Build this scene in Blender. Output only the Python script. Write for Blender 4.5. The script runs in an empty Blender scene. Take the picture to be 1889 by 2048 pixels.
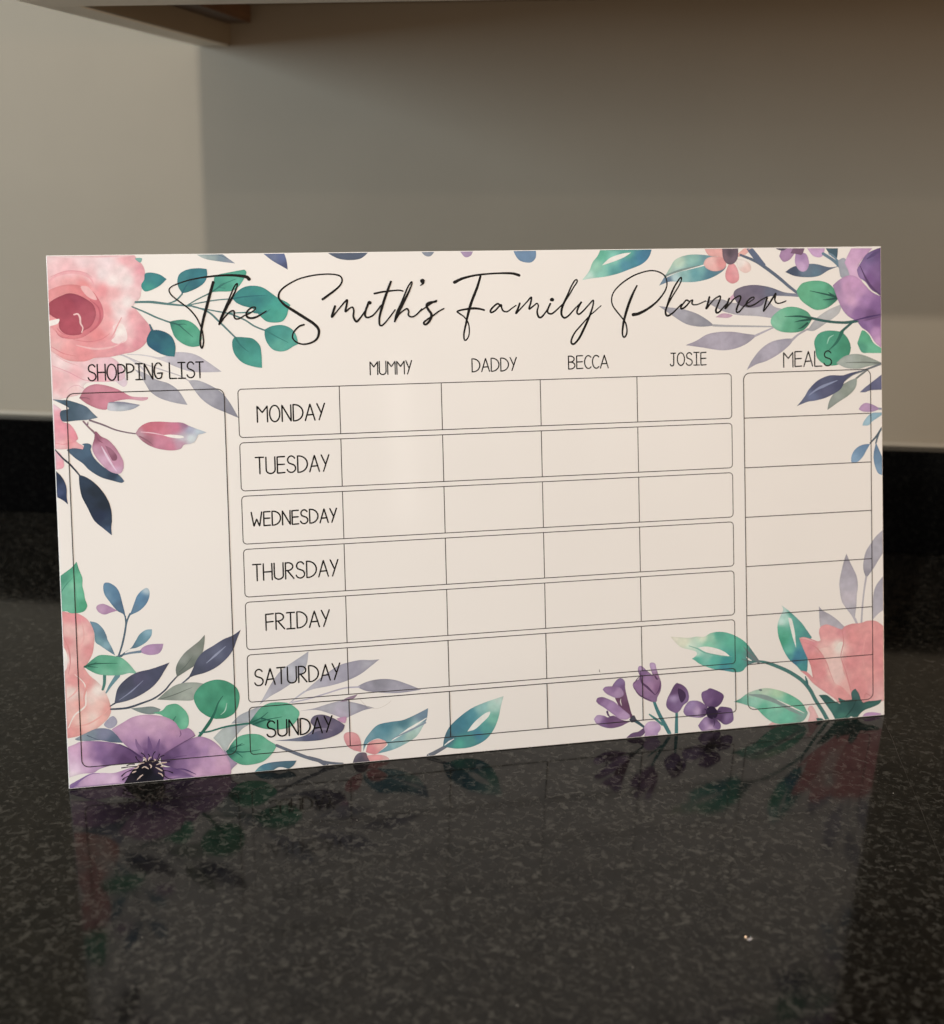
import bpy, bmesh, math, random
import numpy as np
from mathutils import Vector, Matrix
from mathutils.geometry import delaunay_2d_cdt

SC = bpy.context.scene
COL = SC.collection
R = math.radians
rng = random.Random(7)

# ------------------------------------------------------------------ camera
# frame of the room: x along the back wall, y into the wall, z up, z = 0 on the worktop
cam = bpy.data.cameras.new('camera')
cam.sensor_fit = 'VERTICAL'; cam.sensor_height = 36.0; cam.sensor_width = 36.0
cam.lens = 42.2580
cam.shift_x = -0.00546; cam.shift_y = -0.11010
cam.clip_start = 0.02; cam.clip_end = 60
cam_ob = bpy.data.objects.new('camera', cam); COL.objects.link(cam_ob)
cam_ob.matrix_world = Matrix([[0.989616, -0.031455, 0.140252, 0.226362], [0.143694, 0.192979, -0.970624, -1.083219], [0.003466, 0.980699, 0.195495, 0.348467], [0.0, 0.0, 0.0, 1.0]])
cam.dof.use_dof = True
cam.dof.focus_distance = 0.70
cam.dof.aperture_fstop = 7.0
SC.camera = cam_ob

# ------------------------------------------------------------------ light and exposure
w = bpy.data.worlds.new('World'); SC.world = w; w.use_nodes = True
bg = w.node_tree.nodes['Background']
bg.inputs[0].default_value = (1.0, 0.83, 0.68, 1); bg.inputs[1].default_value = 0.46
vs = SC.view_settings
vs.view_transform = 'Standard'; vs.look = 'None'; vs.exposure = 0.0; vs.gamma = 1.0; vs.use_curve_mapping = False

def lamp(name, loc, power, radius, col):
    d = bpy.data.lights.new(name, 'POINT'); d.energy = power; d.shadow_soft_size = radius; d.color = col
    o = bpy.data.objects.new(name, d); COL.objects.link(o); o.location = loc
    return o
# a row of recessed ceiling lamps running away from the wall
lamp('ceiling_lamp', (-0.18, -1.86, 1.50), 72, 0.020, (1.0, 0.92, 0.82))
lamp('ceiling_lamp', (-0.18, -3.05, 1.50), 17, 0.025, (1.0, 0.88, 0.70))
lamp('ceiling_lamp', (-0.18, -5.30, 1.50), 10, 0.035, (1.0, 0.88, 0.70))
def area(name, loc, target, sx, sy, power, col):
    d = bpy.data.lights.new(name, 'AREA'); d.shape = 'RECTANGLE'; d.size = sx; d.size_y = sy; d.energy = power; d.color = col
    o = bpy.data.objects.new(name, d); COL.objects.link(o); o.location = loc
    o.rotation_euler = (Vector(target) - Vector(loc)).to_track_quat('-Z', 'Y').to_euler()
    return o
# daylight from a window on the left of the room
area('window_light', (-2.6, -2.5, 0.75), (0.0, -0.1, 0.2), 0.7, 1.1, 84, (0.70, 0.88, 1.0))
# warm fill added at the right to brighten the wall, no known source
area('warm_fill_light', (2.3, -0.95, 0.30), (0.4, 0.0, 0.42), 0.4, 0.3, 12, (1.0, 0.62, 0.34))

# unseen light strip, added only to put a faint streak in the board's gloss
area('gloss_streak_light', (1.05, -2.35, 0.33), (0.085, -0.415, 0.16), 0.040, 0.40, 0.09, (1.0, 0.94, 0.86))

# ------------------------------------------------------------------ helpers
def link(o, parent=None):
    COL.objects.link(o)
    if parent: o.parent = parent
    return o
def tag(o, label=None, cat=None, group=None, kind=None):
    if label: o['label'] = label
    if cat: o['category'] = cat
    if group: o['group'] = group
    if kind: o['kind'] = kind
    return o
def empty(name, loc=(0, 0, 0), rot=(0, 0, 0)):
    o = bpy.data.objects.new(name, None); o.empty_display_size = .05
    o.location = loc; o.rotation_euler = rot
    return link(o)
def mesh_ob(name, bm, m, parent=None, smooth=False):
    me = bpy.data.meshes.new(name); bm.normal_update(); bm.to_mesh(me); bm.free()
    if smooth:
        for p in me.polygons: p.use_smooth = True
    me.materials.append(m)
    return link(bpy.data.objects.new(name, me), parent)
def box_bm(x0, x1, y0, y1, z0, z1, bev=0.0, seg=2, bm=None):
    b = bmesh.new()
    bmesh.ops.create_cube(b, size=1)
    for v in b.verts:
        v.co = Vector((x0 + (v.co.x + .5) * (x1 - x0), y0 + (v.co.y + .5) * (y1 - y0), z0 + (v.co.z + .5) * (z1 - z0)))
    if bev: bmesh.ops.bevel(b, geom=b.edges[:], offset=bev, segments=seg, profile=.5, affect='EDGES')
    if bm is None: return b
    t = bpy.data.meshes.new('t'); b.to_mesh(t); b.free(); bm.from_mesh(t); bpy.data.meshes.remove(t)
    return bm
class NT:
    def __init__(s, name):
        s.m = bpy.data.materials.new(name); s.m.use_nodes = True
        s.t = s.m.node_tree; s.b = s.t.nodes['Principled BSDF']
    def n(s, t, **k):
        x = s.t.nodes.new(t)
        for a, v in k.items(): setattr(x, a, v)
        return x
    def l(s, a, b): s.t.links.new(a, b)
    def coord(s, scale=(1, 1, 1), rot=(0, 0, 0)):
        c = s.n('ShaderNodeTexCoord'); mp = s.n('ShaderNodeMapping'); mp.inputs['Scale'].default_value = scale; mp.inputs['Rotation'].default_value = rot
        s.l(c.outputs['Object'], mp.inputs[0]); return mp.outputs[0]
    def noise(s, co, scale, detail=2, rough=.5, dist=0):
        x = s.n('ShaderNodeTexNoise'); x.inputs['Scale'].default_value = scale; x.inputs['Detail'].default_value = detail
        x.inputs['Roughness'].default_value = rough; x.inputs['Distortion'].default_value = dist
        s.l(co, x.inputs['Vector']); return x.outputs['Fac']
    def ramp(s, f, stops, interp='LINEAR'):
        x = s.n('ShaderNodeValToRGB'); e = x.color_ramp.elements; x.color_ramp.interpolation = interp
        while len(e) < len(stops): e.new(.5)
        for el, (p, c) in zip(e, stops):
            el.position = p; el.color = (*c, 1) if len(c) == 3 else c
        s.l(f, x.inputs[0]); return x.outputs[0]
    def mix(s, mode, f, a, b):
        x = s.n('ShaderNodeMix'); x.data_type = 'RGBA'; x.blend_type = mode
        if isinstance(f, (int, float)): x.inputs[0].default_value = f
        else: s.l(f, x.inputs[0])
        for i, v in ((6, a), (7, b)):
            if isinstance(v, tuple): x.inputs[i].default_value = (*v, 1)
            else: s.l(v, x.inputs[i])
        return x.outputs[2]
    def bump(s, h, strength, dist):
        x = s.n('ShaderNodeBump'); x.inputs['Strength'].default_value = strength; x.inputs['Distance'].default_value = dist
        s.l(h, x.inputs['Height']); s.l(x.outputs[0], s.b.inputs['Normal'])
    def set(s, **k):
        for a, v in k.items(): s.b.inputs[a.replace('_', ' ')].default_value = v
        return s

# ------------------------------------------------------------------ materials
def paint(name, col, rough=.55, var=.06, bump=.15, spec=.35):
    t = NT(name); co = t.coord()
    a = t.noise(co, 7, 4, .6); b = t.noise(co, 420, 3, .6)
    c0 = tuple(v * (1 - var) for v in col); c1 = tuple(v * (1 + var) for v in col)
    t.l(t.ramp(a, [(.3, c0), (.7, c1)]), t.b.inputs['Base Color'])
    t.bump(b, bump, .0006); t.set(Roughness=rough, Specular_IOR_Level=spec)
    return t.m
M_wall = paint('wall_emulsion', (.275, .238, .184), .62, .03)
M_cab = paint('cabinet_laminate', (.74, .70, .61), .42, .02, .05)
M_shade_face = paint('cabinet_shade_face', (.16, .135, .10), .55, .05, .05)  # shade of the side panel's inner face, put into a darker colour
M_rail = paint('cabinet_front_rail', (.84, .80, .71), .40, .02, .05)  # room light on the rail's underside, put into a paler base colour
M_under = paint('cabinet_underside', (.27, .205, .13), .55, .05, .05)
M_bead = paint('bead_sealant', (.34, .30, .24), .35, .03, .03)
def wood():
    t = NT('brown_batten_wood'); co = t.coord((12, 1.2, 12))
    g = t.noise(co, 14, 5, .6, .8)
    t.l(t.ramp(g, [(.3, (.05, .024, .012)), (.7, (.12, .062, .03))]), t.b.inputs['Base Color'])
    t.set(Roughness=.5); return t.m
M_wood = wood()
def granite(name):
    t = NT(name)
    co = t.coord((1.0, 1.0, 1.0), (0, 0, R(20)))
    wv = t.n('ShaderNodeTexNoise'); wv.inputs['Scale'].default_value = 160; wv.inputs['Detail'].default_value = 2
    t.l(co, wv.inputs['Vector'])
    ad = t.n('ShaderNodeMixRGB'); ad.blend_type = 'LINEAR_LIGHT'; ad.inputs[0].default_value = .0035
    t.l(co, ad.inputs[1]); t.l(wv.outputs['Color'], ad.inputs[2])
    f1 = t.noise(ad.outputs[0], 238, 3, .64, .35)        # grey feldspar flecks
    f2 = t.noise(ad.outputs[0], 430, 2, .6, .5)        # fine pale threads
    f3 = t.noise(co, 60, 3, .6)                         # brown clouding
    f4 = t.noise(co, 18, 2, .5)
    base = t.ramp(f3, [(.35, (.0030, .0030, .0027)), (.65, (.0072, .0066, .0052))])
    k1 = t.ramp(f1, [(.49, (0, 0, 0)), (.56, (.40, .40, .40)), (.66, (1, 1, 1))])
    k2 = t.ramp(f2, [(.56, (0, 0, 0)), (.70, (1, 1, 1))])
    k4 = t.ramp(f4, [(.35, (.7, .7, .7)), (.65, (1, 1, 1))])
    k1 = t.mix('MULTIPLY', 1, k1, k4)
    vo = t.n('ShaderNodeTexVoronoi'); vo.inputs['Scale'].default_value = 190; t.l(ad.outputs[0], vo.inputs['Vector'])
    sp = t.n('ShaderNodeSeparateColor'); t.l(vo.outputs['Color'], sp.inputs[0])
    k1 = t.mix('MULTIPLY', 1, k1, t.ramp(sp.outputs[0], [(.1, (.40,) * 3), (.5, (.8,) * 3), (.95, (1, 1, 1))]))
    c = t.mix('MIX', k1, base, (.055, .053, .047))
    c = t.mix('ADD', .9, c, t.mix('MULTIPLY', 1, k2, (.013, .0125, .011)))
    t.l(c, t.b.inputs['Base Color'])
    rg = t.ramp(f1, [(.3, (.065,) * 3), (.7, (.12,) * 3)])
    t.l(rg, t.b.inputs['Roughness'])
    t.set(IOR=1.5, Specular_IOR_Level=0.18)
    return t.m
M_granite = granite('polished_dark_granite')
def up():
    t = NT('polished_black_granite'); co = t.coord()
    f = t.noise(co, 260, 3, .6, .8)
    t.l(t.ramp(f, [(.5, (.0012, .0012, .0014)), (.75, (.006, .006, .0055))]), t.b.inputs['Base Color'])
    t.set(Roughness=.07, IOR=1.5, Specular_IOR_Level=.08); return t.m
M_up = up()
def panel():
    t = NT('glossy_white_board'); co = t.coord()
    a = t.noise(co, 9, 3, .5); b = t.noise(co, 900, 2, .5)
    t.l(t.ramp(a, [(.3, (.785, .775, .77)), (.7, (.81, .80, .795))]), t.b.inputs['Base Color'])
    t.bump(b, .04, .0002); t.set(Roughness=.075, Specular_IOR_Level=.45); return t.m
M_panel = panel()
def ink():
    t = NT('watercolour_print'); co = t.coord()
    at = t.n('ShaderNodeAttribute'); at.attribute_name = 'pigment'
    a = t.noise(co, 260, 4, .65); b = t.noise(co, 70, 3, .6, .5)
    g1 = t.ramp(a, [(.25, (.90,) * 3), (.75, (1.08,) * 3)]); g2 = t.ramp(b, [(.3, (.95,) * 3), (.7, (1.04,) * 3)])
    c = t.mix('MULTIPLY', 1, t.mix('MULTIPLY', 1, at.outputs['Color'], g1), g2)
    t.l(c, t.b.inputs['Base Color']); t.set(Roughness=.075, Specular_IOR_Level=.45); return t.m
M_ink = ink()
M_black = NT('black_print').set(Base_Color=(.009, .009, .010, 1), Roughness=.075, Specular_IOR_Level=.45).m
M_line = NT('grey_line_print').set(Base_Color=(.03, .026, .026, 1), Roughness=.075, Specular_IOR_Level=.45).m
M_acrylic = NT('strut_plastic').set(Base_Color=(.75, .75, .74, 1), Roughness=.3).m
M_dust = NT('pale_dust').set(Base_Color=(.45, .42, .38, 1), Roughness=.6).m
M_scratch = NT('scratch_mark').set(Base_Color=(.06, .056, .05, 1), Roughness=.5).m
M_drop = NT('clear_droplet').set(Base_Color=(1, 1, 1, 1), Roughness=.02, IOR=1.38, Transmission_Weight=1.0).m

# ------------------------------------------------------------------ the place
wall = mesh_ob('wall', box_bm(-2.6, 2.6, 0.020, 0.14, -0.9, 1.62), M_wall); tag(wall, kind='structure')
top = empty('worktop'); tag(top, kind='structure')
slab = mesh_ob('slab', box_bm(-2.2, 2.2, -0.74, 0.018, -0.030, 0.0, .003, 3), M_granite, top)
# splashback of black granite along the foot of the wall
ups = empty('granite_upstand', (0, 0, 0)); tag(ups, 'low black polished granite upstand running along the foot of the wall', 'upstand')
mesh_ob('slab', box_bm(-2.2, 2.2, 0.0, 0.0195, 0.0004, 0.0955, .0016, 3), M_up, ups)
bm = box_bm(-2.2, 2.2, 0.0165, 0.0205, 0.0952, 0.1000, .0016, 3)
mesh_ob('sealant_bead', bm, M_bead, ups)

# wall cabinet hanging above the worktop: underside with panel edge, front rail, batten
cab = empty('wall_cabinet', (-0.193, 0.02, 0.45)); tag(cab, 'pale wall cabinet seen from below with open underside, side panel edge and dark batten', 'cabinet')
def cpart(name, m, x0, x1, y0, y1, z0, z1, bev=.0008):
    o = mesh_ob(name, box_bm(x0 + .193, x1 + .193, y0 - .02, y1 - .02, z0 - .45, z1 - .45, bev, 2), m, cab); return o
cpart('shade_strip', M_shade_face, -0.1656, -0.1630, -0.2740, 0.0195, 0.4506, 1.12)  # dark strip added so the side panel's inner face looks shaded
cpart('side_panel', M_cab, -0.193, -0.1660, -0.2740, 0.0198, 0.450, 1.15)
cpart('front_rail', M_rail, -0.193, 1.60, -0.312, -0.2745, 0.450, 0.520)
cpart('door', M_cab, -0.193, 1.60, -0.330, -0.3125, 0.452, 1.15)
cpart('base_panel', M_under, -0.1625, 1.60, -0.2740, 0.0190, 0.4860, 0.504)
cpart('batten', M_wood, -0.1625, -0.1400, -0.2735, 0.0100, 0.4690, 0.4855)
cpart('top_panel', M_cab, -0.1625, 1.60, -0.2740, 0.0190, 1.13, 1.15)

# ------------------------------------------------------------------ the planner board
BW, BH, BT = 500.0, 299.0, 0.003
board = empty('planner_board', (-0.08913, -0.5023, 0.0003), (0, 0, 0.33654))
tag(board, 'white glossy family planner board with watercolour flowers leaning back on the granite worktop', 'planner')
LEAN = 0.14822
def lean(o):
    o.rotation_euler = (-LEAN, 0, 0); return o
b = box_bm(0, .5, 0, BT, 0, BH / 1000, .00045, 3)
pan = lean(mesh_ob('panel', b, M_panel, board))
# the support behind the panel

bm = bmesh.new()
sl, cl = math.sin(LEAN), math.cos(LEAN)
zt = .20
a = Vector((.25, zt * sl + BT * cl + .0006, zt * cl)); foot = Vector((.25, .105, .0))
prof = [(a.y, a.z), (a.y + .004, a.z), (foot.y + .004, 0.0003), (foot.y, 0.0003)]
vs1 = [bm.verts.new((.22, y, z)) for y, z in prof]; vs2 = [bm.verts.new((.28, y, z)) for y, z in prof]
bm.faces.new(vs1[::-1]); bm.faces.new(vs2)
for i in range(4): bm.faces.new((vs1[i], vs1[(i + 1) % 4], vs2[(i + 1) % 4], vs2[i]))
bmesh.ops.recalc_face_normals(bm, faces=bm.faces[:])

mesh_ob('easel_strut', bm, M_acrylic, board)

# ---- printed artwork: every stroke and wash lies on the front face of the panel
def hexlin(rgb):
    c = np.array(rgb) / 255.0
    return np.where(c <= .04045, c / 12.92, ((c + .055) / 1.055) ** 2.4)
def cr(pts, closed, step):
    n = len(pts); out = []
    rngi = range(n) if closed else range(n - 1)
    for i in rngi:
        p1 = pts[i]; p2 = pts[(i + 1) % n]
        p0 = pts[(i - 1) % n] if (closed or i > 0) else p1
        p3 = pts[(i + 2) % n] if (closed or i + 2 < n) else p2
        if p1[2]: p0 = p1
        if p2[2]: p3 = p2
        a = np.array(p1[:2]); bb = np.array(p2[:2]); d = np.hypot(*(bb - a)) + 1e-9
        t1 = (bb - np.array(p0[:2])) / 2; t2 = (np.array(p3[:2]) - a) / 2
        for t in (t1, t2):
            q = np.hypot(*t)
            if q > 1.15 * d: t *= 1.15 * d / q
        k = max(2, int(d / step) + 1)
        for j in range(k):
            u = j / k; u2 = u * u; u3 = u2 * u
            out.append((2 * u3 - 3 * u2 + 1) * a + (u3 - 2 * u2 + u) * t1 + (-2 * u3 + 3 * u2) * bb + (u3 - u2) * t2)
    if not closed: out.append(np.array(pts[-1][:2]))
    return np.array(out)
MARG = 0.45
def clip(poly):
    lo = (MARG, MARG); hi = (BW - MARG, BH - MARG)
    for ax in (0, 1):
        for sgn, lim in ((1, lo[ax]), (-1, hi[ax])):
            if len(poly) == 0: return poly
            out = []
            for i in range(len(poly)):
                p, q = poly[i - 1], poly[i]
                ip = sgn * (p[ax] - lim) >= 0; iq = sgn * (q[ax] - lim) >= 0
                if ip != iq:
                    t = (lim - p[ax]) / (q[ax] - p[ax]); out.append(p + t * (q - p))
                if iq: out.append(q)
            poly = np.array(out)
    return poly
class Layer:
    """collects washes and strokes of one printed motif into one mesh"""
    def __init__(s): s.v = []; s.f = []; s.c = []
LAYERS = []          # bounding boxes already printed, for the stacking order
def level(bb):
    z = 1
    for (x0, y0, x1, y1, l) in LAYERS:
        if bb[0] < x1 and bb[2] > x0 and bb[1] < y1 and bb[3] > y0: z = max(z, l + 1)
    LAYERS.append((*bb, z)); return z
def put(L, v2, tris, cols, dz):
    o = len(L.v)
    L.v += [(x / 1000, -dz, y / 1000) for x, y in v2]; L.f += [tuple(i + o for i in t) for t in tris]; L.c += list(cols)
STEP = 9e-6
def wash(L, pts, cps, edge):
    out = clip(cr(pts, True, .9))
    if len(out) < 3: return
    keep = [0]
    for i in range(1, len(out)):
        if np.hypot(*(out[i] - out[keep[-1]])) > .05: keep.append(i)
    out = out[keep]
    x0, y0 = out.min(0); x1, y1 = out.max(0)
    area = (x1 - x0) * (y1 - y0); g = 1.15 if area > 60 else .7
    xs = np.arange(x0, x1, g); ys = np.arange(y0, y1, g * .87)
    gx, gy = np.meshgrid(xs, ys); gx = gx + (np.arange(len(ys))[:, None] % 2) * g / 2
    P = np.stack([gx.ravel(), gy.ravel()], 1)
    A = out; B = np.roll(out, -1, 0)
    ins = np.zeros(len(P), bool)
    for a, bb in zip(A, B):
        c = (a[1] > P[:, 1]) != (bb[1] > P[:, 1])
        with np.errstate(divide='ignore', invalid='ignore'):
            xi = (bb[0] - a[0]) * (P[:, 1] - a[1]) / (bb[1] - a[1] if bb[1] != a[1] else 1e-9) + a[0]
        ins ^= c & (P[:, 0] < xi)
    P = P[ins]
    def bdist(Q):
        d = np.full(len(Q), 1e9)
        for a, bb in zip(A, B):
            e = bb - a; l2 = e @ e + 1e-12; t = np.clip(((Q - a) @ e) / l2, 0, 1)
            d = np.minimum(d, np.hypot(*((Q - a) - t[:, None] * e).T))
        return d
    if len(P): P = P[bdist(P) > .4]
    n = len(out)
    allp = [Vector(p) for p in out] + [Vector(p) for p in P]
    r = delaunay_2d_cdt(allp, [], [list(range(n))], 1, 1e-5)
    V = np.array([tuple(v) for v in r[0]]); F = r[2]
    if len(V) == 0 or not F: return
    if len(cps) == 1: C = np.repeat(hexlin(cps[0][2])[None], len(V), 0)
    else:
        X = np.array([[c[0], c[1]] for c in cps]); H = np.array([hexlin(c[2]) for c in cps])
        d2 = ((V[:, None, :] - X[None]) ** 2).sum(2) + 1.2
        w = d2 ** -1.7; w /= w.sum(1, keepdims=True)
        C = np.exp(w @ np.log(H + 1e-3)) - 1e-3
    if edge:
        d = bdist(V); C = C * (1 - edge * np.exp(-d / .55))[:, None]
        # slow tide marks of the pigment
        ph = np.sin(V[:, 0] * .55 + 1.3 * np.sin(V[:, 1] * .4)) * np.sin(V[:, 1] * .62 + 1.1 * np.sin(V[:, 0] * .37))
        C = C * (1 + .05 * ph)[:, None]
    z = level((x0, y0, x1, y1)) * STEP
    tris = []
    for fc in F:
        fc = list(fc)
        for i in range(1, len(fc) - 1): tris.append((fc[0], fc[i], fc[i + 1]))
    put(L, V, tris, np.clip(C, .004, .9), z)
def ribbon(q, wd, cap=True):
    """flat stroke along the polyline q with widths wd and round ends"""
    t = np.gradient(q, axis=0); t /= (np.hypot(t[:, 0], t[:, 1])[:, None] + 1e-9)
    nrm = np.stack([-t[:, 1], t[:, 0]], 1)
    v = []; f = []
    for i in range(len(q)):
        v += [q[i] + nrm[i] * wd[i] / 2, q[i] - nrm[i] * wd[i] / 2]
        if i: f.append((2 * i - 2, 2 * i - 1, 2 * i + 1)); f.append((2 * i - 2, 2 * i + 1, 2 * i))
    if cap:
        for i, s in ((0, -1), (len(q) - 1, 1)):
            o = len(v); v.append(q[i]); a0 = math.atan2(nrm[i][1], nrm[i][0])
            for k in range(9):
                a = a0 - s * math.pi * k / 8
                v.append(q[i] + np.array([math.cos(a), math.sin(a)]) * wd[i] / 2)
                if k: f.append((o, o + k, o + k + 1))
    return v, f
def stroke(L, pts, ws, col, step=.5):
    q = cr(pts, False, step)
    m = (q[:, 0] > MARG) & (q[:, 0] < BW - MARG) & (q[:, 1] > MARG) & (q[:, 1] < BH - MARG)
    cum = np.concatenate([[0], np.cumsum(np.hypot(*np.diff(q, axis=0).T))]); u = cum / (cum[-1] + 1e-9)
    wd = np.interp(u, np.linspace(0, 1, len(ws)), ws) if len(ws) > 1 else np.full(len(q), ws[0])
    q = q[m]; wd = wd[m]
    if len(q) < 2: return
    k = np.concatenate([[True], np.hypot(*np.diff(q, axis=0).T) > 1e-4]); q = q[k]; wd = wd[k]
    if len(q) < 2: return
    v, f = ribbon(q, wd)
    v = [np.clip(p, MARG, [BW - MARG, BH - MARG]) for p in v]
    z = level((q[:, 0].min() - .5, q[:, 1].min() - .5, q[:, 0].max() + .5, q[:, 1].max() + .5)) * STEP
    put(L, v, f, [hexlin(col)] * len(v), z)
def build(L, name, m, parent):
    me = bpy.data.meshes.new(name); me.from_pydata(L.v, [], L.f); 
    at = me.color_attributes.new('pigment', 'FLOAT_COLOR', 'POINT')
    at.data.foreach_set('color', np.concatenate([np.array(L.c), np.ones((len(L.c), 1))], 1).astype(np.float32).ravel())
    # all faces look out of the board's front
    bm = bmesh.new(); bm.from_mesh(me)
    for fc in bm.faces:
        fc.normal_update()
        if fc.normal.y > 0: fc.normal_flip()
    bm.to_mesh(me); bm.free()
    me.materials.append(m)
    return link(bpy.data.objects.new(name, me), parent)

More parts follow.
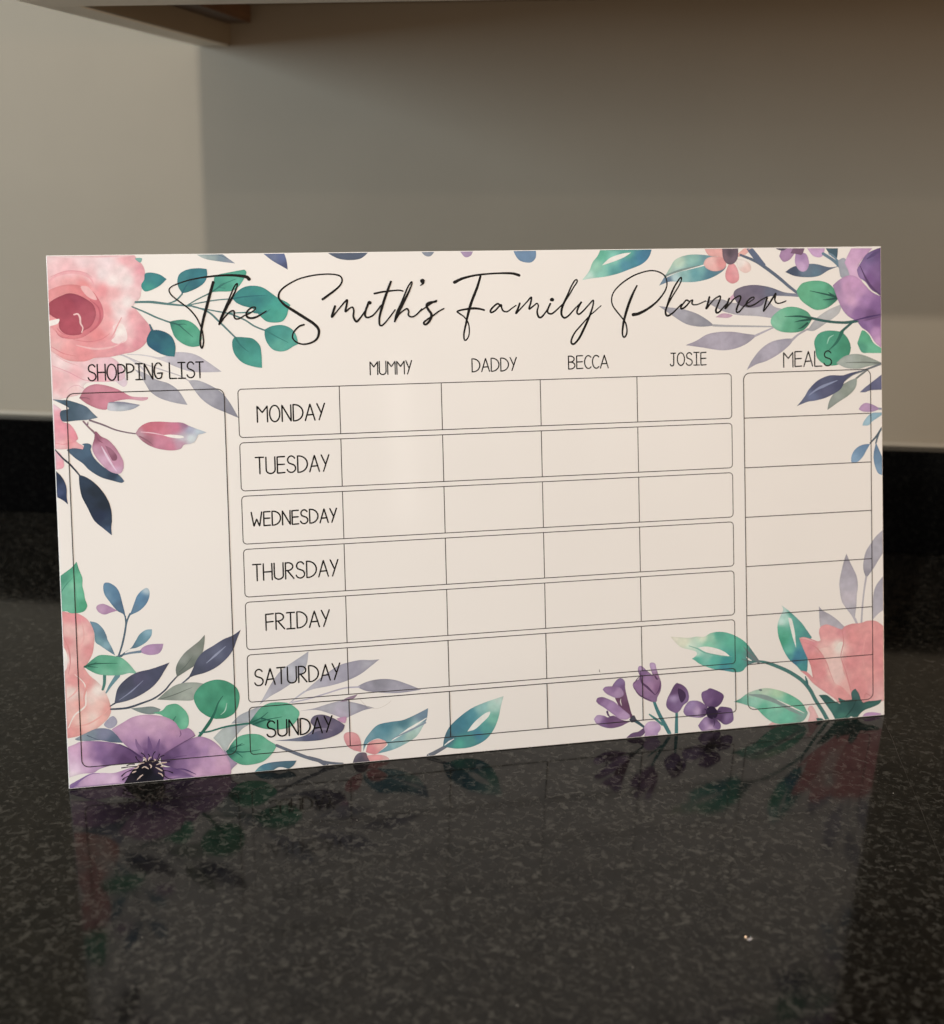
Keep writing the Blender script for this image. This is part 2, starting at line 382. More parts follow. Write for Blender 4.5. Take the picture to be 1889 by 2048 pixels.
# washes (W) and strokes (S) of the print, in millimetres from the panel's lower left corner
ART = '''
W|grey_leaf_spray_print:1|53.7,241.8 60.0,241.5 66.9,243.9 73.7,243.6 79.3,241.8 85.6,237.5 92.3,232.3! 84.6,232.2 75.7,232.8 67.8,235.5 60.8,239.0|56.8,240.8,215,214,224 68.8,239.6,187,187,202 80.7,236.0,185,184,200 88.6,232.9,193,193,208|0.12
W|grey_leaf_spray_print:1|44.7,235.0! 50.2,232.8 56.4,228.9 62.7,226.6 68.1,222.3 72.8,214.1! 66.3,215.4 58.4,218.1 53.0,222.0 50.0,227.1 47.8,231.2|48.6,232.0,180,182,194 57.9,225.2,161,164,178 68.0,218.2,167,170,185|0.12
W|grey_leaf_spray_print:1|73.5,227.9! 78.8,227.8 85.1,225.1 91.5,220.8 96.1,214.8 100.9,205.6! 93.5,209.1 86.3,212.6 80.8,217.0 77.0,222.1|77.1,226.2,175,178,191 84.1,219.3,161,164,179 92.1,215.8,148,151,167 99.2,208.0,139,142,159|0.12
S|grey_leaf_spray_print:1|31.7,243.8 38.0,243.2 44.1,239.9 50.2,234.2|0.39 0.79 0.95|195,195,207
S|grey_leaf_spray_print:1|38.8,243.2 48.8,238.4 61.4,233.6 69.2,230.6 74.7,227.2|0.4 0.56 0.48|186,185,195
S|grey_leaf_spray_print:1|41.1,243.5 49.0,242.9 56.9,241.2|0.32 0.63|201,201,211
W|grey_leaf_spray_print:1|32.8,231.7 37.6,233.2 40.2,229.0 40.5,227.3 38.5,225.4 35.0,227.9|-3.0,305.0,221,207,222|0.12
W|rose_print|0.5,248.8! 6.0,243.0 14.4,241.2 20.7,241.0 29.3,242.8 34.7,240.6 38.5,235.6 39.5,231.5 37.4,229.1 30.3,228.5 23.3,228.7 19.4,228.4 17.0,226.5 17.6,224.0 14.4,221.7 9.0,220.6 0.8,218.9! -3.5,219.0!|5.8,239.0,231,211,217 3.3,232.6,228,184,192 13.3,232.3,228,181,191 21.2,236.1,230,200,209 31.5,237.4,229,196,210 36.0,233.2,221,192,209 24.9,230.3,226,177,192 5.2,223.6,228,189,196 11.5,225.0,230,202,207 0.8,227.8,227,176,186 17.0,227.3,232,218,224 2.8,220.4,231,213,219|0.12
S|rose_print|0.8,238.3 9.5,234.4 17.1,230.1 22.6,229.5|0.23 0.39 0.23|215,157,173
S|rose_print|7.5,223.5 10.4,226.3 13.9,227.0 16.9,225.2|0.23 0.39 0.23|219,177,191
S|rose_print|3.0,243.9 8.2,240.5 14.3,237.9|0.23 0.31 0.15|219,166,176
W|rose_print|-0.9,299.4! 45.5,299.2 48.5,296.4 51.5,292.3 52.4,287.8 51.4,282.1 49.9,278.7 49.1,274.9 45.3,270.6! 47.4,267.6 50.7,263.4 53.4,259.5 54.4,255.6 52.6,251.5 49.2,247.4 44.3,244.8 39.6,243.9 31.6,242.3 23.8,241.9 17.5,240.2 8.3,241.3 0.6,246.4! -3.0,248.9!|1.3,297.0,230,204,211 19.7,295.9,231,208,216 31.4,295.0,232,216,224 43.1,295.7,227,176,186 50.8,289.9,224,164,178 49.8,284.2,228,183,194 42.7,284.3,232,222,227 34.9,284.4,233,225,229 47.1,277.7,230,200,207 42.2,272.1,233,226,230 38.9,266.5,232,218,224 45.1,265.6,227,171,181 51.1,257.3,215,153,166 47.6,249.2,214,149,163 41.5,252.6,228,187,195 37.0,257.6,233,225,229 37.4,247.8,218,154,167 28.0,248.1,221,159,168 17.7,244.3,222,150,157 8.4,244.6,224,161,166 2.4,248.8,228,183,188 1.9,256.0,227,172,179 30.3,268.3,225,164,171 34.6,278.0,228,180,187 29.2,278.9,224,155,163 19.2,282.3,225,151,156 11.5,283.2,226,168,173 2.2,281.7,227,175,182 23.3,287.0,229,191,199 11.8,290.4,228,188,197 2.6,291.4,229,196,204 31.5,259.4,226,166,173 25.9,254.6,218,140,147 36.7,270.6,231,210,215 29.6,288.6,232,220,227 39.8,290.0,232,216,222|0.12
W|rose_print|33.9,259.3 37.9,260.9 40.1,259.2 41.5,254.2 40.6,251.0 36.6,249.5 32.8,251.2 35.2,254.4|36.9,256.0,234,232,233 38.3,251.9,231,215,220 33.9,258.5,230,205,210|0
S|rose_print|0.4,284.0 4.8,287.7 11.8,289.6 18.7,288.7 23.2,285.8 25.0,281.4|0.62 1.39 1.24 0.46|225,171,181
S|rose_print|1.6,287.0 6.3,289.1 11.8,290.4 19.5,289.5 24.0,286.6|0.15 0.39 0.15|214,149,162
W|rose_print|-0.2,278.2 2.9,280.9 9.9,282.8 16.9,282.3 23.7,279.0 26.7,274.9 28.8,270.0 29.0,264.3 26.1,259.5 22.1,256.3 16.5,253.2 8.7,253.0 3.5,256.8 -0.2,261.7!|15.3,280.7,216,139,144 27.3,270.0,203,119,133 27.8,264.3,199,121,135 24.5,259.5,202,119,132 7.5,280.8,217,147,152 10.3,254.2,213,134,143 2.0,258.4,226,161,167 19.0,278.2,213,132,140 2.0,277.7,219,151,157|0.08
W|rose_print|17.6,281.5 20.7,281.8 23.0,279.8 25.2,276.5 25.9,274.1 22.8,274.9 19.8,277.4|-3.0,305.0,228,183,188|0
W|rose_print|-0.5,271.4 2.7,274.5 7.4,276.8 11.3,278.0 15.9,277.1 20.4,274.6 23.8,271.7 25.2,266.8 23.8,262.0 21.4,258.8 18.2,257.2 16.6,255.3 11.9,254.8 8.1,255.9 5.5,258.8 5.1,263.2 2.3,265.3 -0.2,267.3!|11.1,272.7,157,74,92 21.0,268.5,165,85,102 14.4,259.8,167,82,99 3.3,270.5,160,79,95 18.3,259.7,175,93,109 24.0,266.0,174,94,111 14.3,275.1,152,75,95|0.2
S|rose_print|22.4,274.1 26.5,270.0 27.4,264.3 25.7,259.9 21.7,256.4|0.31 0.78 0.94 0.39|187,102,117
W|rose_print|-0.5,262.9! 5.3,264.1 5.7,263.2 4.4,261.2 -0.5,259.9!|-3.0,305.0,234,232,233|0
S|rose_print|13.5,266.2 15.5,266.5 16.6,264.6 16.8,261.3 17.9,258.9 17.2,256.3|0.62 0.85 0.7 0.39|229,195,199
S|rose_print|3.5,257.6 5.0,255.0 7.6,253.5 10.3,254.0|0.23 0.39 0.23|195,114,129
S|rose_print|4.3,258.8 6.5,256.3 9.6,254.9|0.23 0.39 0.23|199,118,132
S|rose_print|14.0,249.3 24.0,247.0 33.4,247.9 39.8,251.0|0.31 0.94 0.78 0.24|228,185,191
S|rose_print|12.6,252.5 20.3,251.1 27.3,252.2 32.1,255.3|0.23 0.55 0.55 0.16|211,134,145
S|rose_print|38.8,264.1 36.2,259.3 33.7,254.4 28.8,249.7|0.31 0.63 0.31|224,164,173
S|rose_print|0.8,248.8 6.9,245.0 13.8,243.2|0.23 0.46 0.15|211,135,145
S|teal_leaf_spray_print|46.6,272.5 54.9,272.4 62.8,271.3 69.9,270.4 77.1,269.7|0.95 1.19 0.95 0.64|87,125,128
S|teal_leaf_spray_print|44.6,270.0 51.5,266.8 57.7,263.7 65.1,260.7|0.56 0.79 0.71|87,125,128
S|teal_leaf_spray_print|63.5,271.3 68.4,272.9 72.1,276.6|0.48 0.72 0.64|87,125,128
S|teal_leaf_spray_print|74.7,270.2 80.4,273.5 87.8,277.0|0.48 0.64|79,119,119
S|teal_leaf_spray_print|75.1,270.2 83.6,271.8 91.7,272.9 100.2,273.4|0.57 0.57|87,125,128
S|teal_leaf_spray_print|77.1,269.8 85.8,266.4 92.0,260.5 100.5,251.5|0.65 0.89 0.73|85,122,128
S|teal_leaf_spray_print|77.8,269.2 89.8,266.7 97.9,264.9 105.9,261.4 111.5,257.6 117.8,254.9|0.49 0.73 0.73|88,125,129
S|teal_leaf_spray_print|53.8,259.8 55.2,256.2|0.63 1.27|72,105,120
W|teal_leaf_spray_print|47.2,296.8 51.0,296.8 50.1,294.4 48.6,295.2|-3.0,305.0,132,182,179|0.12
W|teal_leaf_spray_print|52.3,288.2 55.5,288.8 60.2,287.7 63.9,285.0! 60.8,282.0 56.7,279.6 52.3,278.3 50.4,280.1 50.1,282.2 51.8,285.0|53.8,286.6,66,131,142 58.5,284.9,63,135,142 53.6,280.1,73,155,148 61.7,284.8,58,125,137 51.2,281.7,66,147,147|0.12
W|teal_leaf_spray_print|72.1,277.1! 70.1,280.6 69.8,284.7 71.3,288.0 75.4,290.2 81.0,290.9 86.0,290.4! 86.2,286.9 84.8,283.2 81.5,280.4 77.4,278.4 74.1,277.3|72.9,286.3,67,130,141 80.9,287.8,59,122,136 78.3,282.1,54,107,123 83.2,285.3,66,132,148 74.2,279.7,60,124,129|0.12
W|teal_leaf_spray_print|87.8,277.4! 89.5,281.9 90.1,285.6 92.6,287.2 98.7,288.4 106.8,289.8! 108.0,288.2 106.2,284.1 103.2,280.1 99.1,277.7 92.6,277.6|90.5,284.4,76,154,142 98.6,285.9,86,168,149 105.2,288.3,82,163,146 96.8,280.2,77,155,139 102.5,282.6,95,175,159|0.12
W|teal_leaf_spray_print|99.9,273.4! 101.9,276.8 105.7,279.6 110.6,280.6 116.3,279.7 121.1,276.5 125.1,273.5 130.0,270.9 132.0,269.2! 130.7,266.3 129.7,263.0 127.2,260.1 123.0,259.4 118.1,260.3 114.1,264.1 111.0,267.5 105.3,269.3 101.7,271.2|106.4,276.7,64,138,140 112.8,272.5,58,127,134 119.4,274.0,64,141,140 124.2,270.6,74,161,153 126.4,263.1,81,168,155 119.0,262.4,71,152,142 110.2,269.2,60,131,132 114.6,278.2,68,150,147 122.4,265.6,72,158,147|0.12
W|teal_leaf_spray_print|64.6,261.1! 67.2,261.8 72.8,262.1 77.5,260.0 81.0,255.8 82.0,251.6 80.3,247.1! 76.2,246.8 71.5,248.6 67.6,252.0 65.8,256.1|67.8,258.5,77,155,134 73.4,258.4,84,165,139 78.0,251.7,91,168,145 71.5,250.2,83,161,138 66.3,259.8,59,124,114 79.5,248.4,82,157,138|0.12
W|teal_leaf_spray_print|54.2,256.4! 58.2,256.7 62.9,255.0 66.0,252.0 67.4,247.1 66.6,241.5! 61.7,242.3 57.0,244.5 52.7,247.8 51.8,251.2 53.0,254.4|57.3,252.2,49,101,120 62.7,248.8,53,110,127 64.9,243.8,57,122,132 56.3,247.3,46,94,120 59.7,254.6,43,91,112|0.12
W|teal_leaf_spray_print|100.2,251.8! 105.5,251.5 110.4,250.5 114.0,246.7 114.8,241.7 114.9,233.8! 109.9,234.7 104.2,237.0 100.3,241.2 98.8,245.4 98.8,249.6|103.0,247.8,61,131,130 109.4,244.3,70,147,142 112.4,237.6,79,161,153 101.9,241.2,67,141,135 107.9,248.5,63,138,133 106.7,238.6,74,154,144|0.12
W|teal_leaf_spray_print|117.1,255.6! 121.3,257.5 127.1,257.9 132.0,255.8 134.7,252.0 135.8,246.8! 133.3,245.8 129.1,243.4 124.9,242.9 120.9,244.4 118.1,248.2 117.0,252.0|122.0,254.0,75,155,150 128.6,253.8,77,152,148 125.0,246.4,94,170,160 132.6,248.7,88,166,157 119.5,254.0,63,135,134|0.12
S|teal_leaf_spray_print|72.1,277.1 74.7,281.4 78.4,285.0|0.72 0.48 0.16|51,102,119
S|teal_leaf_spray_print|88.2,277.4 92.7,280.2 96.0,282.2 102.2,284.6|0.73 0.49 0.16|56,118,113
S|teal_leaf_spray_print|91.1,279.4 93.6,281.5 95.6,282.5|0.4 0.16|56,118,113
S|teal_leaf_spray_print|92.7,279.8 95.9,279.4|0.32 0.16|56,118,113
S|teal_leaf_spray_print|99.9,273.4 106.3,274.4 114.5,274.9 119.4,274.7|0.74 0.57 0.16|50,113,122
S|teal_leaf_spray_print|111.7,265.7 117.4,264.9 120.8,267.3|1.15 0.82 0.16|57,124,129
S|teal_leaf_spray_print|64.8,260.9 69.5,259.3 72.2,256.8 77.2,252.2|0.8 0.48 0.16|50,101,96
S|teal_leaf_spray_print|68.7,259.5 72.3,259.7 73.9,259.1|0.56 0.16|50,101,96
S|teal_leaf_spray_print|100.5,251.5 103.3,247.0 107.7,243.1|0.98 0.57 0.16|52,114,114
S|teal_leaf_spray_print|117.8,254.9 123.6,251.4 130.1,247.8|0.99 0.49 0.16|59,127,126
S|teal_leaf_spray_print|97.1,265.3 106.0,265.5 114.2,265.8|0.41 0.57 0.41|59,123,125
W|leaf_sliver_print:1|79.7,299.3! 93.4,299.1 98.1,296.2 101.9,293.3! 94.0,294.4 85.2,296.1|82.9,297.2,169,185,188 94.9,296.7,122,144,160 98.9,294.1,141,153,172 89.3,296.7,152,172,177|0.12
S|leaf_sliver_print:1|92.5,298.3 95.7,297.1 98.1,295.8|0.32 0.16|88,110,128
W|leaf_sliver_print:2|117.3,299.0! 129.4,298.9! 130.7,294.6 131.2,289.4! 127.4,291.7 122.5,294.7|123.4,296.3,109,122,155 129.8,291.3,83,93,130 128.3,296.3,97,111,154|0.12
W|leaf_sliver_print:3|151.1,300.6! 179.0,300.4! 172.4,295.0 160.9,295.1|-18.1,437.1,87,99,121|0.12
W|leaf_sliver_print:4|207.5,300.0! 217.0,299.9! 213.9,296.2 210.4,296.5|-18.1,437.1,137,147,165|0.12
W|leaf_sliver_print:4|230.6,299.8! 239.5,299.7! 237.7,296.2 234.1,295.4|-18.1,437.1,166,148,185|0.12
W|leaf_sliver_print:5|263.0,299.4! 277.0,299.3! 276.9,294.6 273.8,291.7 268.3,292.3 265.3,294.7|-18.1,437.1,114,145,180|0.12
W|pink_bud_spray_print|14.5,220.0! 17.7,225.2 22.5,227.3 27.9,226.8 34.1,224.7 38.0,222.5 42.6,219.9 51.3,219.2! 51.2,218.1 48.0,217.3 41.7,218.3 37.0,218.1 32.2,217.0 29.8,215.0 28.6,213.0 24.3,213.6 19.7,215.8 16.6,217.9|19.1,219.9,172,113,131 26.3,224.5,198,137,156 37.1,220.9,200,133,155 48.1,218.5,211,166,185 27.5,215.5,199,136,156 20.0,223.9,194,137,157 24.5,219.7,196,132,152|0.12
S|pink_bud_spray_print|14.8,220.0 18.3,219.9 20.2,219.0|0.62 0.16|132,91,108
W|pink_bud_spray_print|29.7,216.7! 35.4,217.3 41.6,216.0 47.0,215.0! 43.1,212.9 37.5,211.9 32.8,212.1 29.3,213.0|36.9,216.4,139,147,165 36.8,213.2,185,195,207 43.2,214.6,159,168,186 31.3,213.8,198,204,217|0.12
S|pink_bud_spray_print|30.3,216.9 36.9,216.6 46.4,215.0|0.39 0.94 0.24|135,138,158
W|pink_bud_spray_print|-1.8,218.8! 2.9,215.5 4.6,213.6 4.0,211.7 5.0,207.2 8.6,205.8 11.4,201.9 12.9,197.4 11.8,195.9 15.6,192.9 15.2,191.0 12.2,191.1 8.0,191.9 4.4,191.8 -1.6,192.3!|2.2,211.8,226,165,183 6.7,204.0,225,155,173 10.7,198.8,221,145,162 3.5,199.1,226,165,181 4.5,194.0,228,187,195 12.3,193.0,227,174,183 1.7,215.6,230,205,221 1.9,205.5,225,154,173 8.1,195.1,225,158,167|0.12
S|pink_bud_spray_print|0.3,195.4 5.7,194.6 11.2,195.9|0.18 0.36 0.18|217,138,152
W|pink_bud_spray_print|-1.6,193.0! 3.1,189.6 4.7,185.1 4.6,181.9 2.4,180.8 -2.1,180.7!|1.8,187.8,228,185,203 3.4,183.3,226,164,181 0.9,181.5,227,176,194|0.12
W|pink_bud_spray_print|-0.3,219.9! 5.0,219.2 8.1,219.0 13.5,217.2 18.1,215.0 21.1,211.7 23.9,208.7! 18.6,207.7 12.3,207.5 5.3,207.2 3.9,209.9 4.4,213.1 8.7,214.6|1.2,219.3,108,131,151 8.8,217.0,75,99,117 16.4,212.7,86,107,128 8.5,209.7,72,94,113 21.7,209.2,105,126,146 7.2,213.8,64,85,104|0.12
S|pink_bud_spray_print|16.1,206.9 18.7,203.6 22.2,199.6 23.0,195.8|0.85 0.73 0.97 0.61|133,109,121
S|pink_bud_spray_print|17.0,206.2 18.1,204.8 18.6,206.6|0.3 0.73 0.3|129,107,128
S|pink_bud_spray_print|19.5,207.4 26.7,204.5 32.7,201.7 38.8,199.9 44.2,198.9|0.86 0.67 0.55|120,103,118
W|pink_bud_spray_print|43.8,199.1! 46.2,202.5 50.6,204.9 56.2,205.3 63.0,204.7 69.2,204.2 73.5,202.1 78.5,199.9 82.8,198.2! 79.7,197.3 78.1,197.1 76.4,193.6 73.8,192.1 70.0,191.6 68.1,189.4 63.1,188.7 56.3,189.8 50.8,192.1 46.6,195.4|50.5,201.7,197,115,134 56.8,202.7,196,116,137 66.0,201.7,196,122,150 71.1,202.8,155,117,148 73.5,200.2,172,181,207 78.5,199.3,185,202,218 73.9,195.0,206,220,228 68.9,195.2,187,188,201 62.5,190.9,196,129,155 56.4,193.1,193,133,158 49.6,194.7,160,112,131 46.1,198.0,182,151,167 59.8,200.0,200,127,149 68.2,192.6,187,151,175|0.08
W|pink_bud_spray_print|58.7,197.5! 62.8,197.7 69.0,196.8 70.2,195.8 67.0,195.4 62.7,196.1|-6.0,230.9,234,234,234|0
S|pink_bud_spray_print|46.7,199.8 52.9,199.0 59.0,197.5|0.25 0.56 0.25|228,193,210
S|pink_bud_spray_print|46.0,197.4 50.3,194.7 53.2,192.0|0.62 0.74 0.12|142,100,117
W|pink_bud_spray_print|6.5,191.4! 10.4,192.2 15.2,191.3! 15.9,193.5 14.7,194.2 17.8,194.6 19.9,193.3 19.4,190.8 21.1,186.3 25.8,181.0 30.6,178.2 34.1,176.1 36.8,172.5! 35.2,171.6 30.4,173.1 24.3,175.3 18.4,179.4 14.9,183.4 10.8,186.7|17.7,192.8,79,106,131 10.3,190.6,75,99,125 19.2,184.5,63,85,109 25.7,178.4,61,82,105 34.0,173.6,76,99,125 31.1,175.6,46,63,85 17.6,189.6,73,99,125|0.12
W|pink_bud_spray_print|22.3,201.2 25.2,198.2 28.8,196.2 32.3,192.2 34.6,188.3 36.6,183.7 36.4,179.2 34.2,176.8 29.3,178.3 24.6,182.9 21.2,188.2 20.2,192.1 21.5,197.1|23.4,197.0,145,93,116 26.3,194.3,180,129,155 22.5,190.7,190,150,177 29.8,190.4,180,131,157 25.9,185.4,199,165,193 33.2,182.6,191,144,173 33.0,178.7,201,169,199 28.7,193.0,185,135,162|0.12
W|pink_bud_spray_print|27.2,193.0! 30.4,191.0 33.3,187.0 32.9,184.5 30.8,184.3! 29.1,187.9|30.4,189.1,156,109,134 32.1,185.8,136,90,114|0.1
S|pink_bud_spray_print|25.3,192.5 28.4,186.0 31.3,180.7 33.0,178.1|0.31 0.98 0.86 0.24|220,200,223
S|pink_bud_spray_print|22.5,199.6 23.6,196.4 26.3,194.3|0.85 0.85 0.12|134,84,109
S|pink_bud_spray_print|-0.4,192.9 4.2,187.0 8.2,183.0 12.7,177.2|0.48 0.85 0.66|48,58,75
W|navy_leaf_print:1|12.5,177.3! 15.8,176.0 20.0,173.0 24.1,168.3 27.5,162.4 29.1,156.5 29.2,150.1! 28.7,146.3 28.9,142.3! 24.4,146.5 19.7,151.2 16.4,158.5 13.6,165.0 12.6,171.4|15.7,173.2,46,63,85 20.3,166.6,33,46,61 24.9,159.9,32,45,61 27.0,150.2,48,65,89 17.8,163.5,41,56,77 26.8,145.1,61,83,113 23.5,153.6,38,52,78|0.12
W|navy_leaf_print:2|-2.0,182.2! 3.1,176.9 5.6,171.1 5.6,164.7 6.1,160.9! 3.2,163.6 -2.1,166.7!|1.3,175.1,37,53,78 3.5,170.6,57,72,104 3.9,164.8,46,62,95 2.2,167.4,68,83,123|0.12
W|berry_sprig_print:1|15.0,94.6! 19.0,93.2 22.2,89.5 24.0,85.0 24.0,84.0 26.5,78.5 28.0,74.1! 24.4,76.8 20.5,80.0 17.6,82.7 17.1,88.4|18.2,91.2,112,147,170 22.1,85.9,92,126,147 23.8,79.4,133,170,187 19.2,82.6,116,156,170 26.4,76.3,98,131,152|0.12
S|berry_sprig_print:1|34.3,96.1 34.5,91.4 33.5,85.8 31.9,79.5 29.8,73.6|0.68 0.88 0.88 0.81|72,96,115
S|berry_sprig_print:1|37.0,97.3 35.2,93.5 34.0,88.6|0.81 0.81|77,105,124
W|berry_sprig_print:1|34.2,93.4! 33.3,97.2 30.0,99.5 26.2,104.8 23.6,109.2 23.0,113.5 23.9,115.7 26.6,115.5 29.9,113.0 31.8,109.4 33.2,102.9 34.3,97.1|25.1,112.6,98,137,169 29.0,108.8,89,127,159 32.1,101.5,83,113,142 25.6,108.4,113,149,179|0.12
W|berry_sprig_print:1|36.5,96.1! 37.8,99.0 39.7,103.9 41.2,107.3 44.0,110.3 46.8,111.4 48.1,109.0 47.6,105.5 45.8,102.0 42.2,98.7 38.1,96.9|46.4,110.2,180,202,218 42.5,106.5,96,139,175 45.2,104.9,93,130,164 39.5,100.3,98,131,160 43.7,102.2,96,135,168|0.12
W|berry_sprig_print:1|30.1,99.5! 26.7,101.9 22.8,103.9 19.7,103.4 18.8,101.7 20.2,99.2 23.2,97.8 26.6,98.7|20.6,101.6,189,159,193 26.0,99.8,174,140,179|0.12
W|berry_sprig_print:1|31.8,74.7! 36.6,77.7 39.5,81.8 41.7,85.2 45.2,87.5 48.6,87.6! 48.1,84.0 44.9,80.3 40.0,77.8 35.9,77.1|46.5,86.3,141,180,201 42.3,83.0,100,142,163 37.4,78.4,92,126,147 45.7,82.8,117,157,178|0.12
W|berry_sprig_print:1|41.3,75.6! 43.5,77.9 47.6,79.1 54.5,78.9! 53.7,75.8 51.5,73.4 46.7,73.0 42.7,74.4|46.8,76.3,179,149,190 52.3,76.6,168,141,180|0.12
S|berry_sprig_print:1|29.4,73.6 35.9,74.9 41.7,75.3|0.68 0.95 1.22|108,131,152
S|berry_sprig_print:1|28.7,73.5 31.4,73.7 33.1,75.3|0.54 1.09 0.54|78,102,118
W|peach_rose_print|-2.1,102.4! 3.8,100.3 7.2,100.0 11.1,98.0 14.3,95.0 16.5,90.6 17.2,86.3 16.8,81.3 15.6,75.7 12.7,70.3 11.1,68.3! 13.8,63.8 17.0,60.7 20.9,56.1 22.4,52.4 23.9,48.0 24.6,43.0 22.9,38.8 19.4,35.5 15.9,33.0 11.1,31.2 5.0,29.6 -2.4,28.9!|2.4,98.6,225,156,162 9.0,96.7,225,155,165 15.5,89.9,223,172,176 10.1,89.6,229,194,194 3.4,90.1,229,192,192 1.8,83.1,215,149,154 6.3,79.3,221,172,174 14.4,78.7,219,154,159 0.1,72.7,234,234,234 2.6,68.9,227,176,177 9.2,66.3,222,163,165 5.6,61.6,220,156,159 12.2,58.9,220,160,161 3.3,54.7,231,215,213 17.5,55.0,233,225,223 13.9,50.3,231,211,208 18.5,46.3,229,194,190 22.4,43.9,223,165,163 14.8,39.5,231,210,206 8.0,37.9,229,192,188 4.5,32.5,223,161,160 1.1,31.4,219,154,157 19.5,37.0,227,177,173 8.4,47.2,223,166,164 3.6,45.4,228,185,183 11.9,84.5,228,186,186|0.1
W|peach_rose_print|-0.3,81.2! 1.3,79.6 2.2,75.3 1.9,69.7 0.8,67.6 -0.8,67.1!|0.9,76.1,234,234,234 0.2,69.1,232,223,225|0
S|peach_rose_print|5.8,65.1 10.9,59.0 11.2,51.2 10.4,46.3 4.8,41.8 1.2,35.0|0.2 0.67 0.81 0.4|233,225,223
S|peach_rose_print|0.3,86.8 3.0,80.2 3.7,72.4 2.4,65.4|0.27 0.8 0.53 0.2|209,144,148
S|peach_rose_print|10.7,95.9 11.6,86.0 9.0,78.3 8.0,69.9|0.2 0.67 0.54 0.2|226,175,177
S|peach_rose_print|14.4,63.0 12.2,58.2 10.3,52.0 10.4,47.0|0.4 1.08 0.81 0.27|222,161,160
S|peach_rose_print|1.2,51.3 5.3,54.5 9.6,60.6|0.2 0.8 0.27|227,176,177
S|peach_rose_print|1.9,35.6 11.3,36.2 19.6,40.5 23.8,44.5|0.2 0.68 0.68 0.2|227,172,169
W|green_leaf_print:1|-1.4,120.0! 3.4,123.2 6.9,125.8 9.3,128.6! 10.5,124.1 12.1,119.1 11.9,114.9 12.6,111.3 13.1,107.1 14.1,103.5 12.6,100.7 9.8,99.7 5.2,99.8 2.5,101.1 -2.1,100.7!|2.0,119.8,81,154,133 8.2,125.0,78,157,131 7.1,114.5,127,197,172 3.0,111.2,111,179,158 10.9,110.7,105,183,155 12.0,102.9,80,163,132 4.0,104.1,116,183,162 9.3,120.0,101,179,150|0.12
S|green_leaf_print:1|-0.0,111.4 3.1,115.8 7.0,119.8|0.47 0.4 0.13|73,142,125
S|green_leaf_print:1|9.3,127.7 8.0,120.1 8.3,110.9 9.9,101.6|0.2 0.4 0.27 0.13|94,173,149
S|green_leaf_print:2|21.8,63.2 21.5,58.6 20.5,55.3|1.49 1.35 1.08|70,123,118
S|green_leaf_print:2|28.9,62.6 25.0,57.6 22.3,53.3|2.3 1.49 0.68|103,144,157
W|green_leaf_print:2|11.0,69.0! 14.8,72.2 18.9,74.8 23.0,74.8 27.7,73.8 31.7,72.4 35.6,68.5 38.2,64.8 39.8,62.6! 35.4,63.5 30.6,62.8 24.5,63.0 18.5,64.1 13.9,66.6|15.3,69.4,75,145,124 21.5,72.4,98,169,143 26.1,69.2,91,164,138 32.9,68.0,121,186,162 22.6,64.5,120,188,163 36.1,64.2,135,191,172 17.9,67.0,99,170,145|0.12
S|green_leaf_print:2|11.3,69.0 16.0,70.2 22.1,70.1 29.2,69.6|0.95 0.61 0.41 0.14|44,96,83
S|green_leaf_print:2|13.3,69.0 18.6,68.0|0.54 0.13|44,96,83
S|green_leaf_print:2|14.7,69.8 18.1,71.3|0.47 0.13|44,96,83
S|slate_leaf_spray_print:1|24.2,45.5 27.7,47.4|0.54 0.82|61,73,89
S|slate_leaf_spray_print:1|24.5,43.7 33.3,43.7 41.6,45.8 48.5,48.1 54.2,52.0 57.8,56.0 61.7,59.9|0.82 1.03 0.82 0.76 0.62|65,76,93
W|slate_leaf_spray_print:1|26.5,46.7! 27.9,53.4 29.7,56.8 34.0,60.8 39.5,63.6 46.4,64.8 51.9,66.2 57.5,67.9! 54.6,63.5 51.0,58.0 46.0,53.4 39.0,49.6 32.8,47.6|31.0,54.6,72,79,101 39.3,58.9,81,83,111 49.8,63.1,74,80,106 39.1,53.2,78,84,109 32.2,50.2,84,93,116 35.2,58.5,71,77,98|0.12
S|slate_leaf_spray_print:1|29.1,48.5 35.7,52.8 42.7,58.7|0.2 0.61 0.14|134,142,173
W|slate_leaf_spray_print:1|61.3,59.2! 60.8,63.7 62.3,67.9 66.0,72.7 71.0,76.6 74.5,79.2 77.6,82.5! 77.2,77.6 75.6,71.2 72.0,65.7 67.0,62.5|65.8,69.1,138,148,146 72.3,74.4,133,141,138 69.9,67.3,114,125,121 63.5,62.8,108,120,117 75.1,77.0,125,135,130|0.12
S|slate_leaf_spray_print:1|62.8,62.1 66.4,65.4 70.8,70.9|0.42 0.28 0.07|91,101,98
S|slate_leaf_spray_print:1|67.9,58.3 63.2,54.9 58.0,53.0|0.83 0.55 0.35|88,99,116
W|slate_leaf_spray_print:1|67.4,58.0! 69.8,62.3 72.8,68.6 76.4,72.6 82.1,75.8 87.8,79.0 93.5,81.1 97.8,83.9! 95.5,78.5 93.2,72.8 89.5,68.0 83.7,63.4 77.3,60.6 71.0,59.3|77.6,68.2,84,91,115 84.7,71.3,97,105,131 91.9,78.0,76,82,106 81.0,64.3,78,84,109 72.5,61.4,73,80,102 89.6,71.6,86,93,120|0.12
S|slate_leaf_spray_print:1|77.9,66.0 83.3,70.3 89.0,74.9|0.21 1.05 0.21|143,152,180
W|slate_leaf_spray_print:1|49.9,47.1! 54.8,51.2 59.8,54.4 65.3,55.6 72.3,55.2 77.4,53.7! 73.4,49.0 69.8,45.3 62.2,45.6|59.7,52.3,144,156,151 68.0,53.8,156,167,163 65.0,46.8,158,169,164 54.0,48.4,132,145,140|0.12
